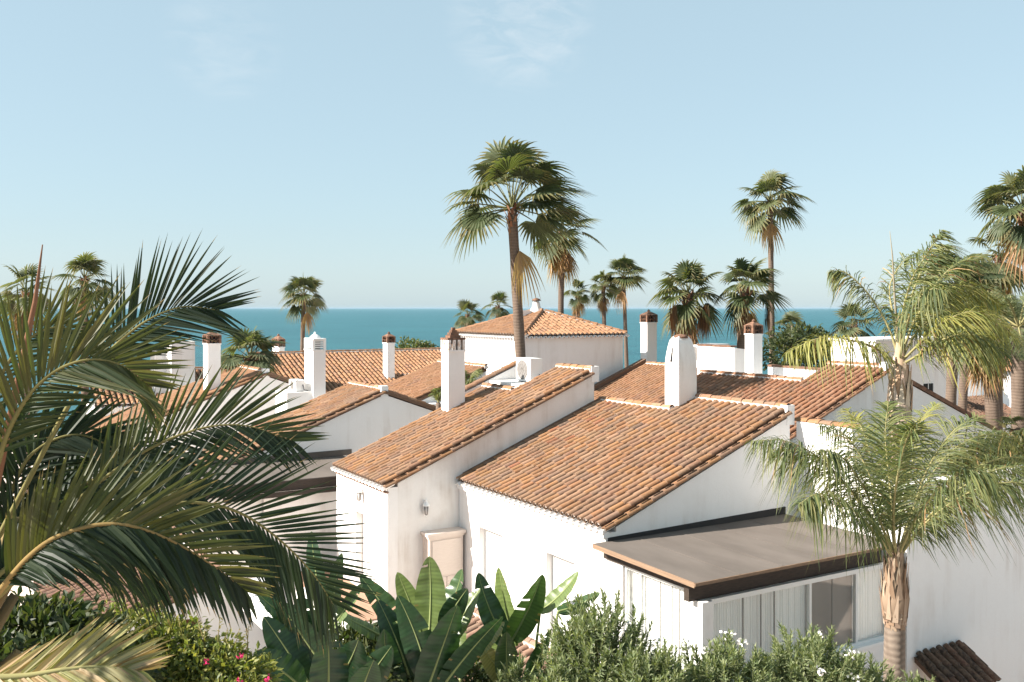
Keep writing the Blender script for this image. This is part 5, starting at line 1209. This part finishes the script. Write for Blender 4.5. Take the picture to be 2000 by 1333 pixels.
broad_plant('dark broad-leaved plant left of the middle, crossed by palm leaflets', (610, 1333, 11.3), [
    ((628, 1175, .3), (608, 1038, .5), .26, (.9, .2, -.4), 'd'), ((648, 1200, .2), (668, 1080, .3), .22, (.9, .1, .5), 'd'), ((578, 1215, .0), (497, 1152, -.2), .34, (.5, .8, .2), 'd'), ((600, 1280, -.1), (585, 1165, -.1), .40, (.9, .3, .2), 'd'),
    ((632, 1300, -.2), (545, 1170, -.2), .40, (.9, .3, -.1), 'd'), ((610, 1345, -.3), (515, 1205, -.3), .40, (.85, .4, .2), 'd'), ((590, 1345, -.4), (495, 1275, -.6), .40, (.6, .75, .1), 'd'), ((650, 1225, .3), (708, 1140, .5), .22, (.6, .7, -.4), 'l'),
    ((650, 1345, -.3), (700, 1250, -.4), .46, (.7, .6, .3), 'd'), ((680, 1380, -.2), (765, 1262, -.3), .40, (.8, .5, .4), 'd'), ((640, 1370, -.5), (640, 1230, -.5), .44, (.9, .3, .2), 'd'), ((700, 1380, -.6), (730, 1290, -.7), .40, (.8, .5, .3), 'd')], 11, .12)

# ------------------------------------------------------------------ oleanders
OLE = [(0.185, 0.215, 0.11), (0.145, 0.18, 0.088), (0.23, 0.255, 0.14), (0.11, 0.145, 0.066)]
def oleander(label, px, py, d, rx, rz, n, seed, flowers=2):
    """dome of leafy shoots; px, py is the top of the dome"""
    r = random.Random(seed); top = P(px, py, d=d); z0 = 3.55; c0 = V((top.x, top.y, top.z - rz))
    t = thing('oleander', label, 'shrub', (top.x, top.y, z0), 'oleanders'); st = MB(); lf = MB(); tips = []
    for i in range(n):
        u = V((r.gauss(0, 1), r.gauss(0, 1), abs(r.gauss(0, 1)) - .25)).normalized(); k = r.uniform(.62, 1.06)
        e = c0 + V((u.x*rx, u.y*rx, u.z*rz))*k; T = (u*.55 + UP*r.uniform(.5, 1.0) + V((r.gauss(0, .2), r.gauss(0, .2), 0))).normalized()
        L = r.uniform(.28, .5); b0 = e - T*L; st.col = jit((0.15, 0.16, 0.07), .2, r)
        foot = V((top.x + u.x*rx*.2, top.y + u.y*rx*.2, z0)); st.tube([foot, foot.lerp(b0, .6) + V((u.x, u.y, 0))*.06, b0, e], [.014, .011, .007, .003], 4, False)
        if u.z > .35 and k > .85: tips.append(e)
        x = T.orthogonal().normalized(); y = T.cross(x); m = 30
        for q in range(m):
            s = q/(m-1); p = b0 + T*(L*s); aa = (q % 3)*2.094 + (q//3)*1.05 + r.uniform(-.25, .25); op = r.uniform(.75, 1.15)*(1 - .72*s)+.12
            d0 = (T*math.cos(op) + (x*math.cos(aa) + y*math.sin(aa))*math.sin(op)).normalized()
            col = mixc(jit(r.choice(OLE), .22, r), (0.27, 0.29, 0.15), .55*s*r.random())
            leaflet(lf, p, d0, r.uniform(.085, .15)*(1.1 - .3*s), .026, (T*.6 + d0.cross(T)*r.uniform(-.3, .3)), r.uniform(.0, .3), col, r, st=(0, .42, 1), prof=(.3, 1, .05))
    st.build('branches', M['husk'], t, 'stuff'); lf.build('foliage', M['leaf_soft'], t, 'stuff')
    for i in range(flowers if tips else 0):
        e = r.choice(tips); fl = MB()
        for k in range(18):
            c = e + V((r.gauss(0, .035), r.gauss(0, .035), r.gauss(.02, .025))); u = V((r.gauss(0, 1), r.gauss(0, 1), r.gauss(0, 1))).normalized(); v = u.orthogonal().normalized(); w = u.cross(v)
            fl.poly([c + (v*math.cos(q*1.2566) + w*math.sin(q*1.2566))*.021 for q in range(5)])
        fl.build('flower_cluster', M['petal_white'], t, 'stuff')
oleander('oleander bush below the corner of the wide roof, left of the others', 1172, 1162, 12.6, .82, .98, 330, 3, 2)
oleander('oleander bush in front of the sunroom corner with white blossom', 1415, 1238, 12.2, .68, .8, 270, 5, 5)
oleander('oleander bush in front of the sunroom glazing with the tallest tips', 1585, 1218, 12.6, .80, .9, 320, 9, 4)
oleander('low oleander between the left bush and the sunroom corner', 1275, 1258, 11.9, .55, .6, 180, 15, 2)
oleander('low oleander to the right of the near feather palm trunk', 1800, 1305, 13.4, .36, .5, 60, 17, 0)
oleander('low oleander just left of the near feather palm trunk', 1685, 1278, 12.4, .48, .6, 150, 19, 0)
oleander('low sprig of oleander among the pointed broad leaves', 1005, 1272, 12.3, .24, .5, 40, 21, 0)
oleander('small oleander at the bottom between broad leaves and left bush', 1085, 1290, 11.9, .42, .5, 140, 25, 0)

# ------------------------------------------------------------------ hedges, shrubs and trees
def blob(name, label, cat, ells, n, size, pal, seed, zb=0.0, group=None, trunk_r=.06, matn='leaf_soft'):
    r = random.Random(seed); c0 = ells[0][0]; t = thing(name, label, cat, (c0.x, c0.y, zb), group); lf = MB(); st = MB(); st.col = (0.10, 0.075, 0.05)
    vol = [e[1].x*e[1].y*e[1].z for e in ells]; tot = sum(vol)
    for (c, R3), v in zip(ells, vol):
        st.tube([V((c0.x, c0.y, zb)), V((c0.x*.5 + c.x*.5, c0.y*.5 + c.y*.5, zb + (c.z-zb)*.55)), c], [trunk_r, trunk_r*.7, trunk_r*.3], 5)
        for i in range(int(n*v/tot)):
            u = V((r.gauss(0, 1), r.gauss(0, 1), r.gauss(0, 1))).normalized(); rr = (.45 + .6*r.random()**.6)*(1 + .18*math.sin(u.x*5 + u.z*4) + .12*math.sin(u.y*9))
            p = c + V((u.x*R3.x, u.y*R3.y, u.z*R3.z))*rr
            d0 = (u + V((r.gauss(0, .7), r.gauss(0, .7), r.gauss(.2, .6)))).normalized(); s = size*r.uniform(.6, 1.3)
            leaflet(lf, p, d0, s, s*.5, V((r.gauss(0, 1), r.gauss(0, 1), 1)).normalized(), .1, jit(r.choice(pal), .25, r), r, st=(0, .45, 1), prof=(.2, 1, .1))
    st.build('branches', M['husk'], t, 'stuff'); lf.build('foliage', M[matn], t, 'stuff'); return t
PAL_H = [(0.19, 0.20, 0.05), (0.15, 0.175, 0.05), (0.23, 0.22, 0.065), (0.10, 0.125, 0.04)]
E = lambda px, py, d, rx, rz: (P(px, py, d=d), V((rx, rx, rz)))
hd = blob('bougainvillea_hedge', 'sunlit green hedge with a few magenta flowers at the lower left', 'hedge',
     [E(260, 1250, 10.4, .42, .35), E(330, 1275, 10.2, .45, .4), E(400, 1310, 10.0, .45, .35), E(470, 1330, 9.9, .4, .3), E(210, 1290, 10.4, .4, .4), E(300, 1340, 9.8, .6, .45), E(420, 1365, 9.6, .6, .3)], 15000, .075, PAL_H, 31, 3.5)
r = random.Random(4); mb = MB()
for i in range(11):
    px = 360 + i*11 + r.uniform(-15, 15); a = P(px, 1300, d=10); e = P(px + r.uniform(-25, 45), 1300 - r.uniform(40, 100), d=10); mb.col = (0.25, 0.2, 0.08); c = [a, a.lerp(e, .5) + RT*r.uniform(-.03, .03), e]; mb.tube(c, [.006, .005, .003], 4)
    for k in range(14): p = a.lerp(e, .2 + .8*k/14); leaflet(mb, p, V((r.gauss(0, 1), r.gauss(0, 1), r.gauss(.3, .6))).normalized(), .05, .025, UP, .1, jit((0.2, 0.18, 0.06), .2, r), r, st=(0, .45, 1), prof=(.2, 1, .1))
mb.build('wispy_shoots', M['leaf_soft'], hd, 'stuff')
for i, (px, py) in enumerate([(464, 1326), (470, 1284), (522, 1326), (404, 1292)]):
    fl = MB(); c0 = P(px, py, d=9.35)
    for k in range(9):
        c = c0 + V((r.gauss(0, .02), r.gauss(0, .02), r.gauss(0, .02))); u = V((r.gauss(0, 1), r.gauss(0, 1), r.gauss(0, 1))).normalized(); v = u.orthogonal().normalized(); w = u.cross(v)
        fl.poly([c + (v*math.cos(q*1.2566) + w*math.sin(q*1.2566))*.014 for q in range(5)])
    fl.build('flower', M['petal_pink'], hd, 'stuff')
PAL_T = [(0.07, 0.095, 0.03), (0.10, 0.12, 0.04), (0.05, 0.07, 0.025), (0.14, 0.13, 0.05)]
blob('tree', 'round leafy tree top before the sea behind the brick-pillared chimney', 'tree', [E(812, 690, 56, 1.3, .75), E(785, 700, 56, .8, .5), E(842, 698, 56.5, .9, .6)], 3200, .2, PAL_T, 41, 0, 'background trees')
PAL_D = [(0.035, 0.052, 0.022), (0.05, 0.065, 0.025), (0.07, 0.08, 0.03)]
blob('tree', 'dark leafy tree behind the tall thin trunk on the right', 'tree', [E(1535, 690, 48, 1.2, 1.0), E(1575, 670, 49, 1.4, .9), E(1600, 690, 49, 1.2, .9)], 3600, .24, PAL_D, 43, 0, 'background trees')
blob('tree', 'dark tree at the right edge beyond the round house', 'tree', [E(1995, 650, 60, 1.5, 1.6), E(2010, 700, 58, 1.5, 1.5)], 2600, .28, PAL_D, 47, 0, 'background trees')
blob('tree', 'brownish tree at the right edge behind the plain white wall', 'tree', [E(1930, 905, 24, .9, .55), E(1990, 895, 24, 1.0, .65), E(1870, 925, 23.5, .6, .4)], 4200, .13, [(0.12, 0.10, 0.035), (0.09, 0.095, 0.03), (0.06, 0.07, 0.025)], 53, 0, 'background trees')

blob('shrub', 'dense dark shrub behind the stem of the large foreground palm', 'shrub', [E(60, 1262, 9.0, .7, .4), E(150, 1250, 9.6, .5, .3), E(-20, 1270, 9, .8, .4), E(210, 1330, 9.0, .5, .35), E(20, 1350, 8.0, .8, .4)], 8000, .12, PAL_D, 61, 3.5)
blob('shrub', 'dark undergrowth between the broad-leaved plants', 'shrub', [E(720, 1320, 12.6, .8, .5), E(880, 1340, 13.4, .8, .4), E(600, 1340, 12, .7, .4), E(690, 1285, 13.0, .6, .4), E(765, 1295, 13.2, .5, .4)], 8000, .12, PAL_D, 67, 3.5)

# ------------------------------------------------------------------ thin sea haze
hz = MB(); q = rectF(-60, 39000, -29000, 29000, -3.2); hz.extrude(q[::-1], (0, 0, 22.4)); ho = hz.build('haze', M['haze'], None, 'stuff')
tag(ho, 'thin pale haze hanging over the sea towards the horizon', 'haze')
